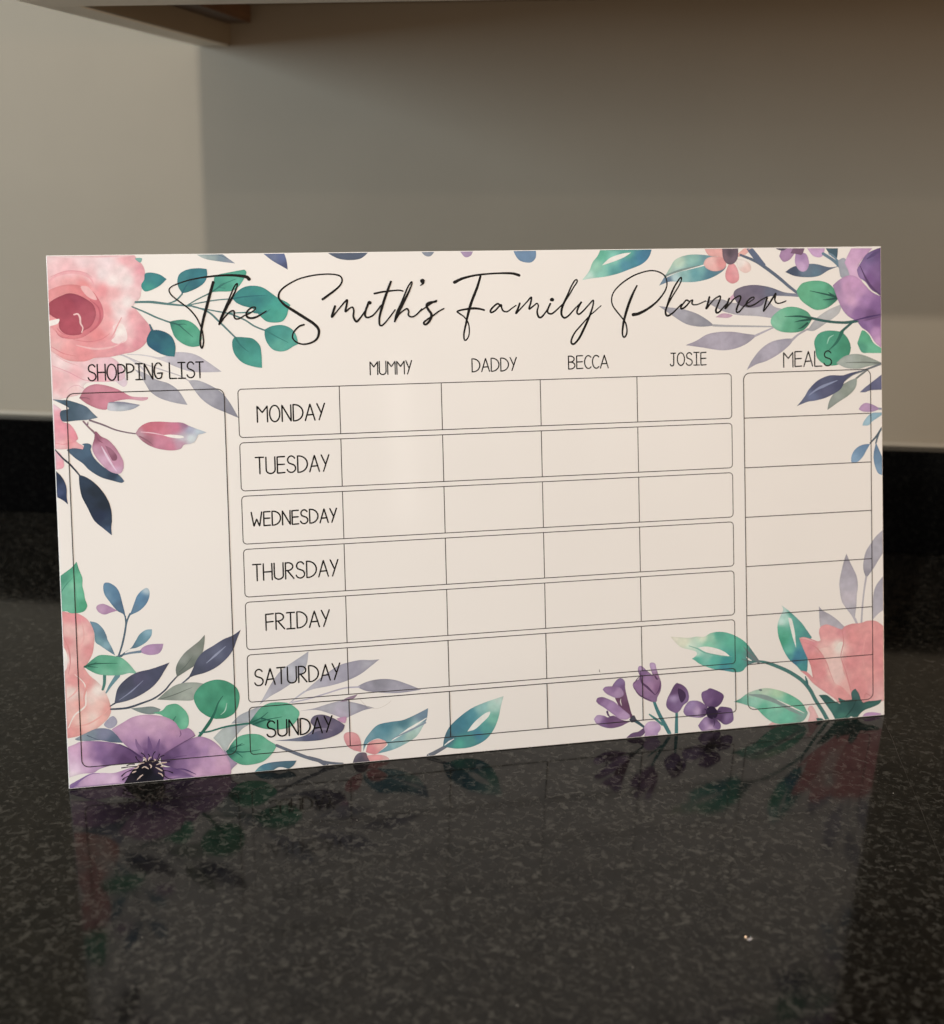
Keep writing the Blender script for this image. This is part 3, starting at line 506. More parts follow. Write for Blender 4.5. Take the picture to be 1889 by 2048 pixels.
S|slate_leaf_spray_print:1|51.9,47.3 59.6,49.2 69.4,52.6|0.48 0.48 0.14|104,114,111
W|slate_leaf_spray_print:1|35.3,43.3! 40.8,43.4 47.0,43.4 51.7,41.4! 49.6,39.4 45.4,39.0 40.0,40.6|-4.7,136.3,126,142,145|0.12
W|green_leaf_print:3|47.5,39.6 52.4,40.6 55.2,43.3 60.1,43.9 63.5,41.5 66.1,38.0 67.0,34.3 66.2,30.1 62.9,27.4 58.9,29.2 55.5,32.4 52.3,37.8|52.3,39.2,105,179,151 59.2,40.0,99,174,145 64.5,33.1,120,191,164 59.7,34.2,90,163,136|0.12
S|green_leaf_print:3|57.2,30.8 58.3,34.3 60.0,36.7|0.55 0.83 0.28|66,122,107
W|round_green_leaf_print:1|82.0,33.2! 77.8,34.9 73.1,38.9 70.4,44.5 70.6,48.5 73.6,52.6 77.8,55.1 83.5,56.0 89.0,54.6 93.8,51.0 95.8,46.5 95.2,40.7 92.6,35.8 87.6,33.3|73.4,46.8,77,157,131 80.5,52.0,74,152,126 89.6,49.9,64,140,115 92.8,42.3,73,152,126 85.6,36.4,63,139,113 77.2,38.5,70,147,121 87.2,41.3,86,167,139 80.3,44.8,64,139,115|0.12
S|round_green_leaf_print:1|86.5,46.3 83.7,42.4 81.4,36.7 77.7,30.5 72.2,23.7|0.35 0.91 1.68 1.26|45,105,91
S|round_green_leaf_print:1|88.6,41.9 87.4,37.7 85.0,35.5|0.21 0.63 0.21|164,206,192
W|grey_leaf_spray_print:2|80.2,22.3! 85.2,26.9 90.2,28.7 100.8,28.9 96.5,26.0 89.2,17.8 86.9,13.3 83.5,18.3|86.5,23.9,180,192,195 95.1,27.5,168,177,186|0.12
W|grey_leaf_spray_print:2|90.6,29.8! 95.3,34.1 101.1,36.5 107.0,38.6! 109.6,38.0! 106.9,34.6 100.9,30.0|-4.7,136.3,170,178,189|0.12
W|grey_leaf_spray_print:6|4.3,28.3! 9.1,30.7 16.6,33.3 23.3,32.3 26.6,29.2 30.5,23.9! 24.4,24.7 17.7,26.4 10.9,26.6 5.6,27.5|11.1,29.1,126,143,158 21.2,29.6,132,138,166 24.4,25.8,94,108,133 8.4,29.4,145,158,173|0.12
S|grey_leaf_spray_print:6|11.1,29.8 14.4,28.1 17.7,26.5|0.47 0.34 0.14|89,101,121
W|grey_leaf_spray_print:6|20.4,35.4 25.0,39.7 27.6,37.0 26.8,34.2 23.4,32.7|-4.7,136.3,165,167,189|0.12
W|anemone_print|85.9,14.5 89.6,9.8 93.3,6.1! 90.0,3.1 88.5,-0.0!|-4.7,136.3,166,149,179|0.12
W|anemone_print|-3.5,0.5! 7.4,5.9 12.2,7.9 18.3,7.7 25.1,7.1 34.0,9.1 38.8,8.7 37.2,1.6 31.6,-1.5! -0.2,-0.6!|3.2,2.0,135,111,160 10.1,4.2,201,171,207 16.9,5.7,207,180,215 23.6,2.9,214,189,220 30.5,5.8,180,147,190 6.5,0.9,192,164,200 33.1,2.0,151,122,170|0.12
S|anemone_print|1.8,0.7 6.7,4.8 12.2,7.5 16.9,7.5|1.08 0.81 0.41 0.14|131,106,161
W|anemone_print|49.8,8.3! 61.5,6.5 68.3,3.3 72.7,-1.8! 60.5,-2.5 49.4,-1.8!|58.0,4.7,104,80,127 64.8,2.2,118,94,139 57.8,-0.4,180,152,190 52.4,3.8,123,97,144 68.9,0.0,152,125,174|0.12
W|anemone_print|-2.6,23.2! 4.2,25.4 7.6,26.6 17.7,26.0 28.4,23.3 34.4,19.9 40.4,15.0 40.3,12.1 34.1,11.6 23.9,11.5 17.1,10.0 13.6,8.1 6.8,8.1 -2.0,6.0!|4.1,22.6,212,175,210 9.3,19.3,191,154,193 17.5,21.4,137,109,158 27.6,19.8,112,87,131 34.3,16.3,101,76,119 20.6,14.7,118,94,139 10.4,13.4,208,177,212 3.6,11.9,224,202,229 2.1,8.5,229,215,231 30.8,13.7,89,66,106 14.0,18.8,163,131,175 7.5,24.4,204,168,204 17.3,17.1,134,106,153 2.5,17.8,216,185,218 15.8,11.5,185,156,195 23.0,23.8,151,120,165|0.12
W|anemone_print|50.7,14.4! 57.0,17.8 64.1,21.5 71.2,23.8 76.7,22.6 81.5,19.2 85.5,14.5 88.1,9.2 89.4,4.7 88.5,-0.4 78.6,-2.4! 71.7,-1.0 64.8,3.3 58.0,6.8 51.2,9.7|58.3,14.8,106,82,126 65.4,18.5,134,107,150 73.8,19.9,180,148,188 79.2,14.4,199,167,201 84.6,8.0,205,170,202 85.8,2.1,194,157,191 75.5,8.9,186,153,191 68.5,9.5,163,132,173 71.8,2.6,197,163,198 61.6,8.7,134,107,151 54.8,12.2,85,65,103 68.7,14.6,140,111,158 75.7,14.7,166,136,180|0.12
W|anemone_print|24.4,32.2! 30.2,35.3 35.8,38.1 41.3,39.0 46.8,38.6 53.6,36.9 59.0,33.6 62.3,28.9 66.5,29.3 69.2,26.9 70.3,24.5! 64.1,21.5 57.0,17.8 51.4,14.7 48.5,12.1 43.1,12.6 37.7,16.7 31.1,23.0 27.3,28.4|31.5,33.0,196,162,196 41.9,35.8,203,170,201 52.1,33.4,199,165,196 58.8,28.5,184,147,182 66.4,27.1,163,131,171 38.1,26.7,188,153,191 44.8,21.8,136,107,151 48.0,15.7,102,77,121 55.1,20.9,170,135,176 58.5,19.1,151,118,162 43.2,16.9,106,80,126 36.5,21.1,164,133,177 49.8,27.1,188,154,191 51.5,18.3,123,96,140 46.5,30.3,198,164,196|0.12
S|anemone_print|61.9,28.2 62.3,26.0 61.5,24.7|0.21 0.49 0.21|116,84,124
S|anemone_print|50.7,14.4 57.0,17.8 64.1,21.5 70.3,24.5|0.42 0.56 0.49 0.21|101,76,115
S|anemone_print|37.4,25.4 38.0,22.4 40.5,17.9|0.41 1.78 2.05|134,106,150
S|anemone_print|44.3,26.2 44.8,21.8 45.2,16.0|0.41 2.06 2.75|113,87,134
S|anemone_print|50.4,24.2 49.2,20.0 47.3,15.1|0.41 1.65 2.34|115,89,135
S|anemone_print|28.4,23.3 33.8,19.9 39.7,14.7|0.27 0.68 0.96|79,59,99
S|anemone_print|54.0,11.6 59.6,13.2 65.2,13.4|0.69 0.42 0.14|92,69,112
S|anemone_print|58.7,6.1 63.5,5.5 69.7,2.1|0.28 0.7 0.28|88,66,114
W|anemone_print|29.6,-0.2! 33.2,5.6 36.1,8.9 40.3,12.1 44.5,13.2 49.2,11.3 51.2,8.2 52.4,3.8 50.8,-1.2! 40.5,-2.0!|37.3,5.2,24,25,36 42.8,6.1,17,19,28 49.7,6.9,48,41,63 46.7,0.7,28,31,42 33.8,2.6,37,34,46 44.4,11.0,37,30,46|0.05
S|anemone_print|36.8,9.7 32.7,9.8 29.1,9.6|0.48 0.34 0.55|37,30,46
S|anemone_print|34.7,8.0 31.2,6.8 28.9,4.9|0.48 0.34 0.55|37,30,46
S|anemone_print|36.1,11.1 33.4,11.2 32.0,10.6|0.48 0.34 0.55|37,30,46
S|anemone_print|38.9,12.2 37.6,13.8 37.0,15.3|0.48 0.34 0.55|37,30,46
S|anemone_print|42.4,12.7 41.8,15.6 40.1,17.2|0.48 0.34 0.55|37,30,46
S|anemone_print|45.8,12.7 46.6,15.9 47.7,17.2|0.48 0.34 0.55|37,30,46
S|anemone_print|49.2,12.0 50.7,14.1 52.4,14.6|0.48 0.35 0.55|37,30,46
S|anemone_print|51.2,9.7 54.0,10.8 55.4,10.7|0.48 0.35 0.55|37,30,46
S|anemone_print|51.8,6.0 54.5,5.4 56.9,4.1|0.48 0.35 0.55|37,30,46
S|anemone_print|51.4,3.9 53.7,1.5 57.1,0.1|0.48 0.35 0.55|37,30,46
S|anemone_print|33.2,4.8 30.4,3.7 29.3,2.7|0.48 0.34 0.55|37,30,46
S|anemone_print|43.8,12.5 44.5,15.0 43.9,16.1|0.48 0.34 0.55|37,30,46
S|anemone_print|47.8,11.4 49.3,13.8 50.0,15.6|0.48 0.34 0.55|37,30,46
S|anemone_print|37.5,9.9 39.6,11.3 41.3,11.4|0.27 0.69 0.48|203,184,176
S|anemone_print|43.8,12.5 44.5,14.0 45.3,14.2|0.28 0.69 0.48|203,184,176
S|anemone_print|45.8,11.6 47.9,12.1 47.2,12.9|0.28 0.69 0.48|203,184,176
S|anemone_print|48.1,9.6 50.9,10.4 53.7,10.5|0.28 0.69 0.48|203,184,176
S|anemone_print|37.2,1.9 39.0,3.6 40.4,4.5|0.27 0.69 0.48|203,184,176
S|anemone_print|47.7,8.2 49.7,6.9 51.1,5.9|0.28 0.69 0.48|203,184,176
S|anemone_print|41.1,14.6 42.1,13.8 42.5,12.3|0.27 0.69 0.48|203,184,176
S|anemone_print|35.5,8.6 37.4,8.8 38.3,9.6|0.27 0.69 0.48|203,184,176
S|anemone_print|44.4,10.3 45.3,9.1 45.0,8.2|0.28 0.69 0.48|203,184,176
S|anemone_print|49.0,4.8 50.7,3.9 51.3,2.8|0.28 0.69 0.48|203,184,176
S|anemone_print|34.6,6.2 36.7,7.0|0.27 0.69 0.48|203,184,176
S|anemone_print|40.2,8.5 41.6,9.1 43.6,7.8|0.27 0.69 0.48|203,184,176
S|anemone_print|50.5,8.3 52.2,8.5|0.28 0.69 0.48|203,184,176
W|grey_leaf_spray_print:3|106.8,39.3! 111.3,46.8 115.4,53.3 120.3,58.8 127.2,63.2 133.1,66.7 135.9,68.5! 134.9,61.7 132.3,56.4 126.8,51.4 119.9,47.1 113.1,43.7|125.2,59.5,188,193,208 117.2,50.2,166,168,184 133.0,63.8,175,180,195 110.2,42.9,187,190,204 129.1,62.1,167,171,187|0.12
W|grey_leaf_spray_print:3|131.9,44.3! 138.4,49.5 146.3,54.9 153.2,58.8 159.2,60.3 166.1,61.1 171.9,60.6 177.1,60.7! 171.8,56.9 165.8,52.8 157.8,49.5 148.0,47.3 138.2,46.1|146.2,50.9,174,175,194 161.0,55.7,154,155,174 170.9,58.9,167,169,185 138.3,47.6,185,187,203 154.2,57.2,165,166,186|0.12
S|grey_leaf_spray_print:3|132.9,45.0 127.5,41.5 124.0,38.8|0.87 0.68 0.48|185,188,204
W|grey_leaf_spray_print:3|163.1,45.4! 169.6,48.0 177.5,48.9 185.4,47.8 193.3,44.6 201.2,40.7! 193.2,39.9 185.2,39.8 175.3,41.1 168.4,42.6|175.5,46.6,140,142,157 185.3,41.8,164,165,183 170.5,44.5,152,153,171 193.2,42.1,158,159,178|0.12
S|grey_leaf_spray_print:3|164.6,45.2 155.8,45.2 145.9,43.0 136.1,40.8 125.5,39.2|0.78 0.68 0.58|181,180,199
W|grey_leaf_spray_print:3|129.6,33.8! 137.9,34.7 147.7,36.9 154.6,37.8 161.4,36.2 167.2,34.2 173.1,32.0! 167.1,31.2 160.2,28.8 155.2,27.3 149.4,29.8 139.8,33.5|145.7,35.0,175,177,191 160.3,33.8,171,173,189 168.2,32.5,157,158,175 153.3,29.4,181,177,198|0.12
W|grey_leaf_spray_print:3|153.1,37.2! 157.5,39.5 163.7,41.0! 161.4,38.7 156.5,37.4|80.4,82.3,152,134,157|0.12
S|grey_leaf_spray_print:3|164.9,37.9 169.2,33.1 175.0,31.6 180.1,33.2 183.1,35.4|0.15 0.2 0.15|202,198,194
W|green_leaf_spray_print|100.5,29.3! 103.2,32.7 107.2,37.3 112.0,39.8 117.8,40.1 123.5,38.9 127.3,36.1 129.6,32.9 128.0,28.6 124.0,25.0 118.2,24.0 111.5,24.6 106.8,26.0 103.0,27.8|107.1,34.3,93,165,140 116.7,36.5,97,173,147 124.3,32.9,109,183,158 114.5,27.8,104,178,151 104.0,28.7,59,119,107 109.7,26.2,86,160,136|0.12
S|green_leaf_spray_print|72.7,26.0 78.4,26.3 87.9,28.3 101.2,29.1|0.76 0.85 1.04|57,113,105
S|green_leaf_spray_print|101.0,29.1 107.0,31.4 111.6,34.7|1.05 0.57 0.19|43,97,86
S|green_leaf_spray_print|103.1,28.3 109.8,30.2 119.6,31.3|1.05 0.57 0.19|43,97,86
S|green_leaf_spray_print|107.9,31.3 111.0,30.6|1.05 0.57 0.19|43,97,86
S|green_leaf_spray_print|111.7,30.0 115.0,28.7|1.06 0.58 0.19|43,97,86
W|green_leaf_spray_print|87.4,13.4! 90.4,18.1 94.3,21.7 100.0,22.9 106.7,21.8 111.3,18.2 116.2,14.8! 113.0,10.1 108.0,6.1 101.3,4.8 95.6,5.3 91.0,8.2 88.2,11.4|95.1,18.6,103,176,150 104.6,17.8,99,174,147 110.2,14.3,115,186,161 100.5,8.3,102,176,150 89.2,13.3,57,116,105 93.8,7.9,90,163,138|0.12
S|green_leaf_spray_print|87.6,13.7 92.2,16.0 97.6,16.9|0.85 0.57 0.19|45,101,90
S|green_leaf_spray_print|88.1,14.2 96.8,12.6 106.6,13.1|0.86 0.57 0.19|45,101,90
S|green_leaf_spray_print|89.8,14.2 93.9,11.9 96.4,9.5|0.86 0.57 0.19|45,101,90
S|green_leaf_spray_print|93.1,16.1 96.5,17.7|0.86 0.57 0.19|45,101,90
S|green_leaf_spray_print|115.8,14.8 127.4,8.8 136.9,4.5 146.6,1.6 157.8,0.0|1.36 1.66 1.36 0.88|106,115,131
S|green_leaf_spray_print|134.1,6.4 140.8,3.1 146.0,-0.9|0.78 1.95 2.15|105,112,128
W|purple_leaf_print|114.7,17.7! 123.8,17.9 132.6,19.3 137.5,23.3 135.7,26.9 137.8,30.2 142.6,30.7 147.4,28.9 152.2,26.0 155.6,23.2! 154.0,19.9 149.0,17.3 141.2,15.7 131.5,15.8 121.8,16.9|140.6,27.5,105,100,123 147.2,23.0,116,109,135 151.1,19.6,97,93,120 135.4,17.0,95,100,129 125.7,17.1,123,131,153 144.4,26.2,93,87,111|0.12
S|purple_leaf_print|134.5,19.1 139.4,21.7 144.3,22.0 148.2,20.9|0.39 1.37 0.29|133,128,152
W|purple_leaf_print|150.8,27.6! 156.2,28.4 156.7,27.1 155.9,24.4! 153.2,25.4|80.4,82.3,198,157,191|0.12
W|teal_leaf_print:1|102.3,-0.2! 106.0,3.4 110.9,4.9 118.6,5.2 127.0,4.8! 125.2,2.1 122.3,0.3! 118.5,1.7 115.6,1.5 110.7,-1.5!|107.9,2.7,83,133,156 115.7,4.4,84,114,134 123.3,3.2,78,110,129 106.0,0.9,119,162,171|0.12
W|coral_blossom_print:1|165.9,6.6! 166.6,12.3 169.7,17.0 174.8,21.6 182.7,22.9 189.7,23.3 196.8,25.7 205.1,29.2! 204.2,23.1 201.6,18.3 197.4,12.6 189.3,8.2 182.2,5.8 173.3,4.4! 180.3,9.0 179.4,11.1 174.5,13.6 168.5,11.1|170.6,15.9,119,160,177 179.7,20.2,88,138,157 189.7,21.3,83,130,147 201.8,25.3,113,139,162 194.5,13.8,165,197,192 184.3,8.7,148,188,196 187.5,16.4,135,174,185 199.6,17.4,178,207,206 174.6,16.6,103,151,169 180.3,7.0,119,163,177|0.12
S|coral_blossom_print:1|182.9,11.6 192.5,17.0 203.9,23.3|0.3 1.5 0.4|231,234,234
S|coral_blossom_print:1|182.9,12.6 192.5,16.2 203.2,20.6|0.3 0.9 0.9|136,153,171
W|coral_blossom_print:1|160.5,7.8! 156.7,10.7 154.8,15.3 155.4,18.3 158.9,19.0 162.8,17.1 164.6,12.4 164.6,6.4!|158.8,15.0,215,155,163 162.6,10.6,208,149,157 158.8,17.5,223,169,176|0.12
W|coral_blossom_print:1|167.4,6.0! 169.0,11.1 173.5,13.2 178.4,12.2 179.9,9.6 176.3,6.4 172.8,4.2|170.4,6.9,214,145,153 175.4,10.5,227,176,177|0.12
W|coral_blossom_print:1|167.8,3.9! 173.2,4.1 179.2,2.6 181.9,-0.2! 170.1,-1.6!|174.2,1.5,225,163,168 180.1,0.5,228,186,188|0.12
W|coral_blossom_print:1|158.8,-1.6! 160.9,3.8 163.4,6.0 167.4,5.7 168.3,3.1 170.6,-1.6!|164.3,2.5,89,87,103 167.3,4.2,119,101,114 162.4,5.1,108,104,122|0.12
S|teal_leaf_print:2|215.6,5.5 209.2,2.4 201.1,-1.1|1.62 2.02 2.43|109,117,131
W|teal_leaf_print:2|213.4,5.4! 214.5,11.0 217.7,16.9 224.0,22.4 231.2,26.9 239.4,29.8 251.0,32.7! 249.1,26.4 247.4,19.4 244.2,12.5 238.9,6.8 230.6,3.5 222.4,3.2 217.4,4.2|217.5,9.8,79,114,133 221.7,15.5,73,126,147 230.1,22.9,85,144,161 237.3,27.4,144,191,194 247.7,30.6,193,220,217 244.3,19.7,123,186,174 239.1,14.0,92,161,160 230.7,7.6,86,150,150 222.5,6.3,87,167,156 234.9,10.3,75,132,156 224.9,19.3,74,131,152 244.5,26.8,175,213,208|0.12
W|teal_leaf_print:2|228.3,13.1! 233.0,18.6 239.3,23.1 242.6,23.9 241.3,20.9 237.1,17.2 232.9,14.0|80.4,82.3,228,233,233|0
S|teal_leaf_print:2|214.4,6.0 217.0,7.8 220.1,9.3|0.41 0.91 0.3|224,228,232
S|freesia_print|332.7,11.0 335.9,8.6 338.9,6.0|1.9 1.46 1.17|65,92,104
W|freesia_print|318.6,32.6 321.9,37.0 324.8,37.8 327.0,35.5 327.2,31.2 328.2,26.2 329.6,20.5 330.9,15.4 332.7,12.1 329.4,13.0 325.1,17.3 322.3,21.8 319.6,28.3|324.1,35.7,138,119,165 326.8,27.8,120,91,123 328.8,19.1,105,74,104 322.4,26.7,108,75,103 326.2,32.0,120,96,140|0.12
W|freesia_print|312.8,31.7! 314.6,33.3 319.7,33.1 324.0,31.9 326.1,28.5 325.3,26.5 321.7,25.7 317.4,27.5 314.5,29.5|315.3,31.5,155,129,171 322.5,28.8,171,147,187 319.6,32.2,140,114,157|0.12
W|freesia_print|306.9,13.9! 309.2,16.2 313.5,15.4 315.7,14.2 319.3,15.0 323.6,12.5 327.9,11.0 332.7,11.3! 327.9,9.6 323.5,7.9 317.7,7.3 312.7,8.5 308.4,11.0|309.2,13.7,184,163,204 316.3,11.0,108,81,121 322.1,9.8,120,92,133 313.4,9.8,127,103,151 326.5,10.8,120,92,131|0.12
W|freesia_print|308.5,24.7! 309.4,26.7 312.7,27.1 316.6,25.4 320.2,23.4 325.2,18.7 329.5,14.8 329.8,13.0 327.2,11.8 322.9,12.9 319.3,15.7 313.6,20.4 310.1,22.8|310.9,25.5,131,103,147 318.0,21.4,169,143,189 325.8,14.4,183,157,199 313.7,22.5,155,130,174 322.3,18.9,161,134,179|0.2
S|freesia_print|314.5,27.2 317.4,25.9 319.6,24.5|0.29 0.65 0.29|234,234,234
S|freesia_print|324.3,25.0 324.0,23.4 324.6,20.9|0.22 0.44 0.22|233,229,233
S|freesia_print|315.4,17.8 316.1,15.6 317.8,14.0|1.01 0.87 0.22|91,69,108
W|freesia_print|329.4,11.8! 332.4,14.2 334.1,10.5! 330.8,9.7|280.6,80.2,75,76,92|0.12
S|freesia_print|345.3,22.0 347.8,15.4 350.6,9.5 353.4,4.2 356.2,-1.4|1.48 1.92 2.07 1.92|73,126,132
S|freesia_print|342.4,13.8 346.9,10.1 350.5,6.6|0.74 1.33 1.03|74,132,133
W|freesia_print|343.5,21.6! 339.1,23.9 334.8,27.8 332.3,31.6 332.4,34.4 335.7,36.2 336.6,38.3! 335.4,41.9 336.2,44.3 338.4,44.1 340.9,41.5 344.9,38.0! 343.1,44.1 343.6,45.9 346.5,45.3 347.5,41.7 348.9,37.3 350.3,32.9 349.8,28.0 347.6,23.9 347.0,21.3|337.3,42.5,179,156,199 334.2,32.8,145,116,160 341.6,36.5,161,132,177 347.4,36.0,152,121,159 348.0,29.6,136,103,143 342.9,30.7,170,139,179 340.6,26.6,142,114,155 345.0,44.0,193,171,212 344.2,23.5,137,110,150 338.7,39.5,125,99,144|0.22
S|freesia_print|337.2,41.0 337.7,34.6 341.4,30.8 346.1,25.8|0.29 0.88 1.17 0.44|91,66,103
S|freesia_print|346.5,25.8 348.9,28.8 349.9,33.7|0.29 0.66 0.22|91,66,103
S|freesia_print|332.6,31.5 336.2,26.3 343.5,22.3|0.22 0.66 0.29|91,66,103
S|freesia_print|336.6,38.3 334.2,35.6 332.6,33.6|0.22 0.58 0.15|91,66,103
S|freesia_print|346.3,37.5 347.8,35.3 348.5,35.9|0.59 1.03 0.22|91,66,103
W|freesia_print|326.3,-0.5! 330.7,3.0 335.1,3.7 338.9,5.8 339.3,2.6 336.5,0.4 329.1,-1.5!|280.6,80.2,106,85,121|0.12
W|freesia_print|336.5,-1.4! 339.3,1.9 338.8,6.2 341.8,9.2 346.2,9.1 349.1,6.7 349.4,3.9 347.5,1.2 348.9,-1.1!|343.9,6.5,204,181,220 347.5,3.3,179,156,199 340.9,1.1,183,156,199 346.9,7.6,187,165,204|0.12
S|freesia_print|360.1,14.7 359.8,7.2 359.6,-1.3|1.33 1.78 1.93|73,126,132
W|freesia_print|359.1,13.2! 355.1,15.5 353.3,18.5 354.1,22.7 356.0,26.1 358.3,30.2 360.4,32.1! 364.2,30.4 367.1,27.3 368.2,23.0 367.4,19.8 364.4,17.6 362.5,14.9 360.6,13.4|357.5,26.7,103,80,121 358.2,22.4,168,152,196 355.9,18.3,120,98,142 362.7,28.4,108,84,124 366.3,23.1,124,103,149 361.8,17.8,126,105,149 359.8,29.3,97,74,112|0.12
W|freesia_print|361.2,28.5 365.3,26.1 366.0,22.4 363.3,19.4 361.5,23.5|280.6,80.2,70,54,86|0.05
W|freesia_print|379.8,15.4! 377.4,18.6 376.2,23.0 377.1,25.1 379.8,25.9 382.0,27.0 385.7,25.5 389.5,23.4 391.1,21.1 389.7,17.6 387.8,15.6 384.8,14.4|382.7,23.2,111,87,132 387.2,21.4,103,79,123 381.2,19.0,120,96,140 384.9,16.6,91,70,112 378.2,23.6,124,101,147|0.2
W|freesia_print|364.3,13.6! 364.7,15.4 366.3,18.1 368.5,19.9 373.0,19.9 376.7,18.3 380.3,14.8 380.3,11.2 376.5,9.0 371.3,9.5 366.1,11.0|369.2,17.2,156,138,184 373.6,13.2,184,165,204 377.4,16.5,126,103,149 368.4,11.5,138,117,164 378.8,12.8,92,72,111|0.2
W|freesia_print|387.1,13.5! 388.6,14.8 393.1,14.1 396.1,12.8 397.1,9.1 397.1,5.5 394.4,3.5 391.0,3.3 387.7,5.9 384.7,8.7|391.5,12.4,103,83,125 393.0,8.0,141,121,168 395.2,5.6,120,98,144 388.5,8.4,86,66,104|0.2
W|freesia_print|373.8,3.9! 375.7,6.6 378.8,9.2 383.2,8.8 386.9,6.3 388.8,3.3 388.0,0.5 383.8,-0.6 377.1,-0.1|378.7,4.9,172,151,196 382.4,1.7,202,181,219 386.1,2.8,120,98,144 376.4,3.7,138,116,161 383.9,6.6,86,67,105|0.15
W|freesia_print|379.2,12.0 380.7,15.1 384.1,15.2 386.7,12.1 386.2,8.6 383.2,7.4 380.2,9.1|280.6,80.2,47,36,64|0.05
S|freesia_print|384.0,8.0 384.7,5.1 383.9,2.3|0.75 0.6 0.15|75,60,93
S|freesia_print|386.3,11.4 389.3,11.9|0.9 0.23|57,44,75
S|freesia_print|380.3,12.7 378.1,14.3|0.9 0.22|57,44,75
S|freesia_print|311.1,44.1 310.9,43.5 311.3,42.6|0.22 0.36 0.22|38,37,36
W|pale_green_leaf_print:1|356.8,61.2! 363.3,60.3 369.2,59.6 373.6,60.0 378.8,59.6 382.6,61.4 387.8,62.0 393.8,61.0 400.5,58.0 406.4,53.6 410.9,47.6 415.4,41.1! 410.1,40.4 406.2,38.6 403.2,35.9 397.9,35.8 391.9,37.2 384.5,38.8 376.3,42.3 371.9,45.5 370.4,46.3! 373.4,48.2 373.5,50.4 369.8,52.0 363.9,53.9 360.3,57.0|358.9,60.3,226,228,218 365.4,57.3,218,226,211 370.5,52.7,207,230,220 378.1,59.3,214,229,214 383.3,58.9,154,206,187 387.8,60.0,91,170,154 396.7,55.8,98,184,165 404.2,52.4,89,175,156 410.1,46.2,97,133,134 413.1,42.4,109,126,134 381.7,54.0,140,206,184 374.1,46.0,92,176,162 385.3,44.5,98,184,173 381.6,48.3,141,201,192 393.5,42.4,68,149,154 400.3,43.3,83,167,156 400.2,37.6,81,161,153 392.7,38.2,77,150,166 374.2,48.9,193,229,222|0.1
W|pale_green_leaf_print:1|374.6,53.1! 380.2,53.3 386.9,51.5 392.1,49.0 395.4,46.1! 389.1,47.2 383.1,48.6 378.7,50.3|280.6,80.2,233,234,234|0
S|pale_green_leaf_print:1|368.7,54.6 374.2,52.4 379.4,49.5 389.1,46.9 396.6,45.8|0.3 0.6 0.6 0.22|116,178,167
S|pale_green_leaf_print:1|406.3,44.7 408.0,43.1 409.7,42.3|0.3 0.98 0.3|231,234,234
S|pale_green_leaf_print:1|403.3,43.8 408.6,41.8 414.6,41.2|0.3 0.61 1.06|98,125,129
S|pale_green_leaf_print:1|409.7,41.5 414.5,41.5 419.9,40.1 426.7,37.3 434.9,33.1 443.2,27.2 448.6,20.9 452.7,13.3 457.5,5.7 461.3,-1.5|0.69 1.81 1.95 2.08 1.95 2.22|77,124,123
S|pale_green_leaf_print:1|404.4,51.6 408.4,46.8 414.4,41.0|0.27 0.95 1.77|111,126,132
W|peony_print|443.4,32.4! 439.8,36.6 435.0,40.9 431.6,46.4 429.6,51.1 427.7,57.1 427.4,63.6 429.2,68.6 431.3,73.0 430.2,75.8! 434.1,72.8 438.1,69.3 443.6,63.7 447.0,58.9 450.4,54.1! 446.9,47.9 447.5,40.0 446.7,32.2|431.3,71.7,191,222,223 429.8,65.3,197,231,229 429.1,60.2,96,179,158 431.1,53.6,77,162,139 435.1,46.8,111,191,177 440.6,43.1,72,133,162 438.5,40.0,68,117,148 435.7,42.2,84,157,159 441.9,35.2,78,150,154 443.6,60.5,90,165,158 436.8,70.0,91,165,158 440.8,64.6,99,169,165 446.3,56.4,86,150,152 433.3,67.7,181,226,220 432.5,56.7,90,172,151|0.12
W|peony_print|434.5,67.7! 436.7,66.8 438.1,62.2 439.0,56.9 439.7,48.0! 437.6,54.4 436.0,61.0|390.1,132.0,229,233,233|0
S|peony_print|445.8,29.3 446.6,26.3 447.4,22.9|0.56 1.39 0.97|65,109,114
W|grey_leaf_spray_print:4|480.0,61.8! 477.8,65.9 473.6,71.5 470.9,76.2 469.7,83.5 469.6,88.7 471.1,95.2 472.9,101.6 474.5,105.9! 477.1,100.0 479.5,95.3 481.5,90.6 482.2,84.7 481.4,78.8 481.0,71.6 480.2,66.4|475.3,94.9,169,169,186 475.9,85.1,181,181,198 474.4,78.0,190,188,203 478.5,68.5,181,182,197 474.6,102.8,157,157,173|0.12
S|grey_leaf_spray_print:4|478.5,66.5 480.2,63.1 481.2,60.8|0.71 1.27 1.27|181,181,196
W|grey_leaf_spray_print:4|487.9,89.2! 486.1,94.9 486.2,100.1 488.0,106.6 491.6,111.6 495.2,116.0 501.6,120.8! 501.4,107.1! 496.4,100.2 492.9,95.1|489.3,97.3,167,168,184 495.8,108.1,172,174,190 488.6,92.1,153,154,170 498.7,114.5,175,176,192|0.12
S|grey_leaf_spray_print:4|488.0,90.2 486.4,81.1 485.2,71.3 484.4,60.9|1.13 0.92 1.06|179,179,192
W|grey_leaf_spray_print:4|501.3,91.3! 501.1,68.9! 496.1,66.0 491.7,61.7! 492.3,68.9 492.7,77.4 494.9,84.5|497.0,83.7,168,169,187 496.2,73.9,173,174,191 493.3,65.5,183,184,199|0.12
W|grey_leaf_spray_print:4|455.4,73.5! 458.2,70.5 463.1,67.6 467.9,64.0 470.7,61.2 473.1,58.4 471.0,55.9! 467.9,57.4 460.9,59.2 456.4,59.6|458.2,68.6,166,167,182 464.4,64.2,175,176,191 457.4,62.1,184,184,198|0.12
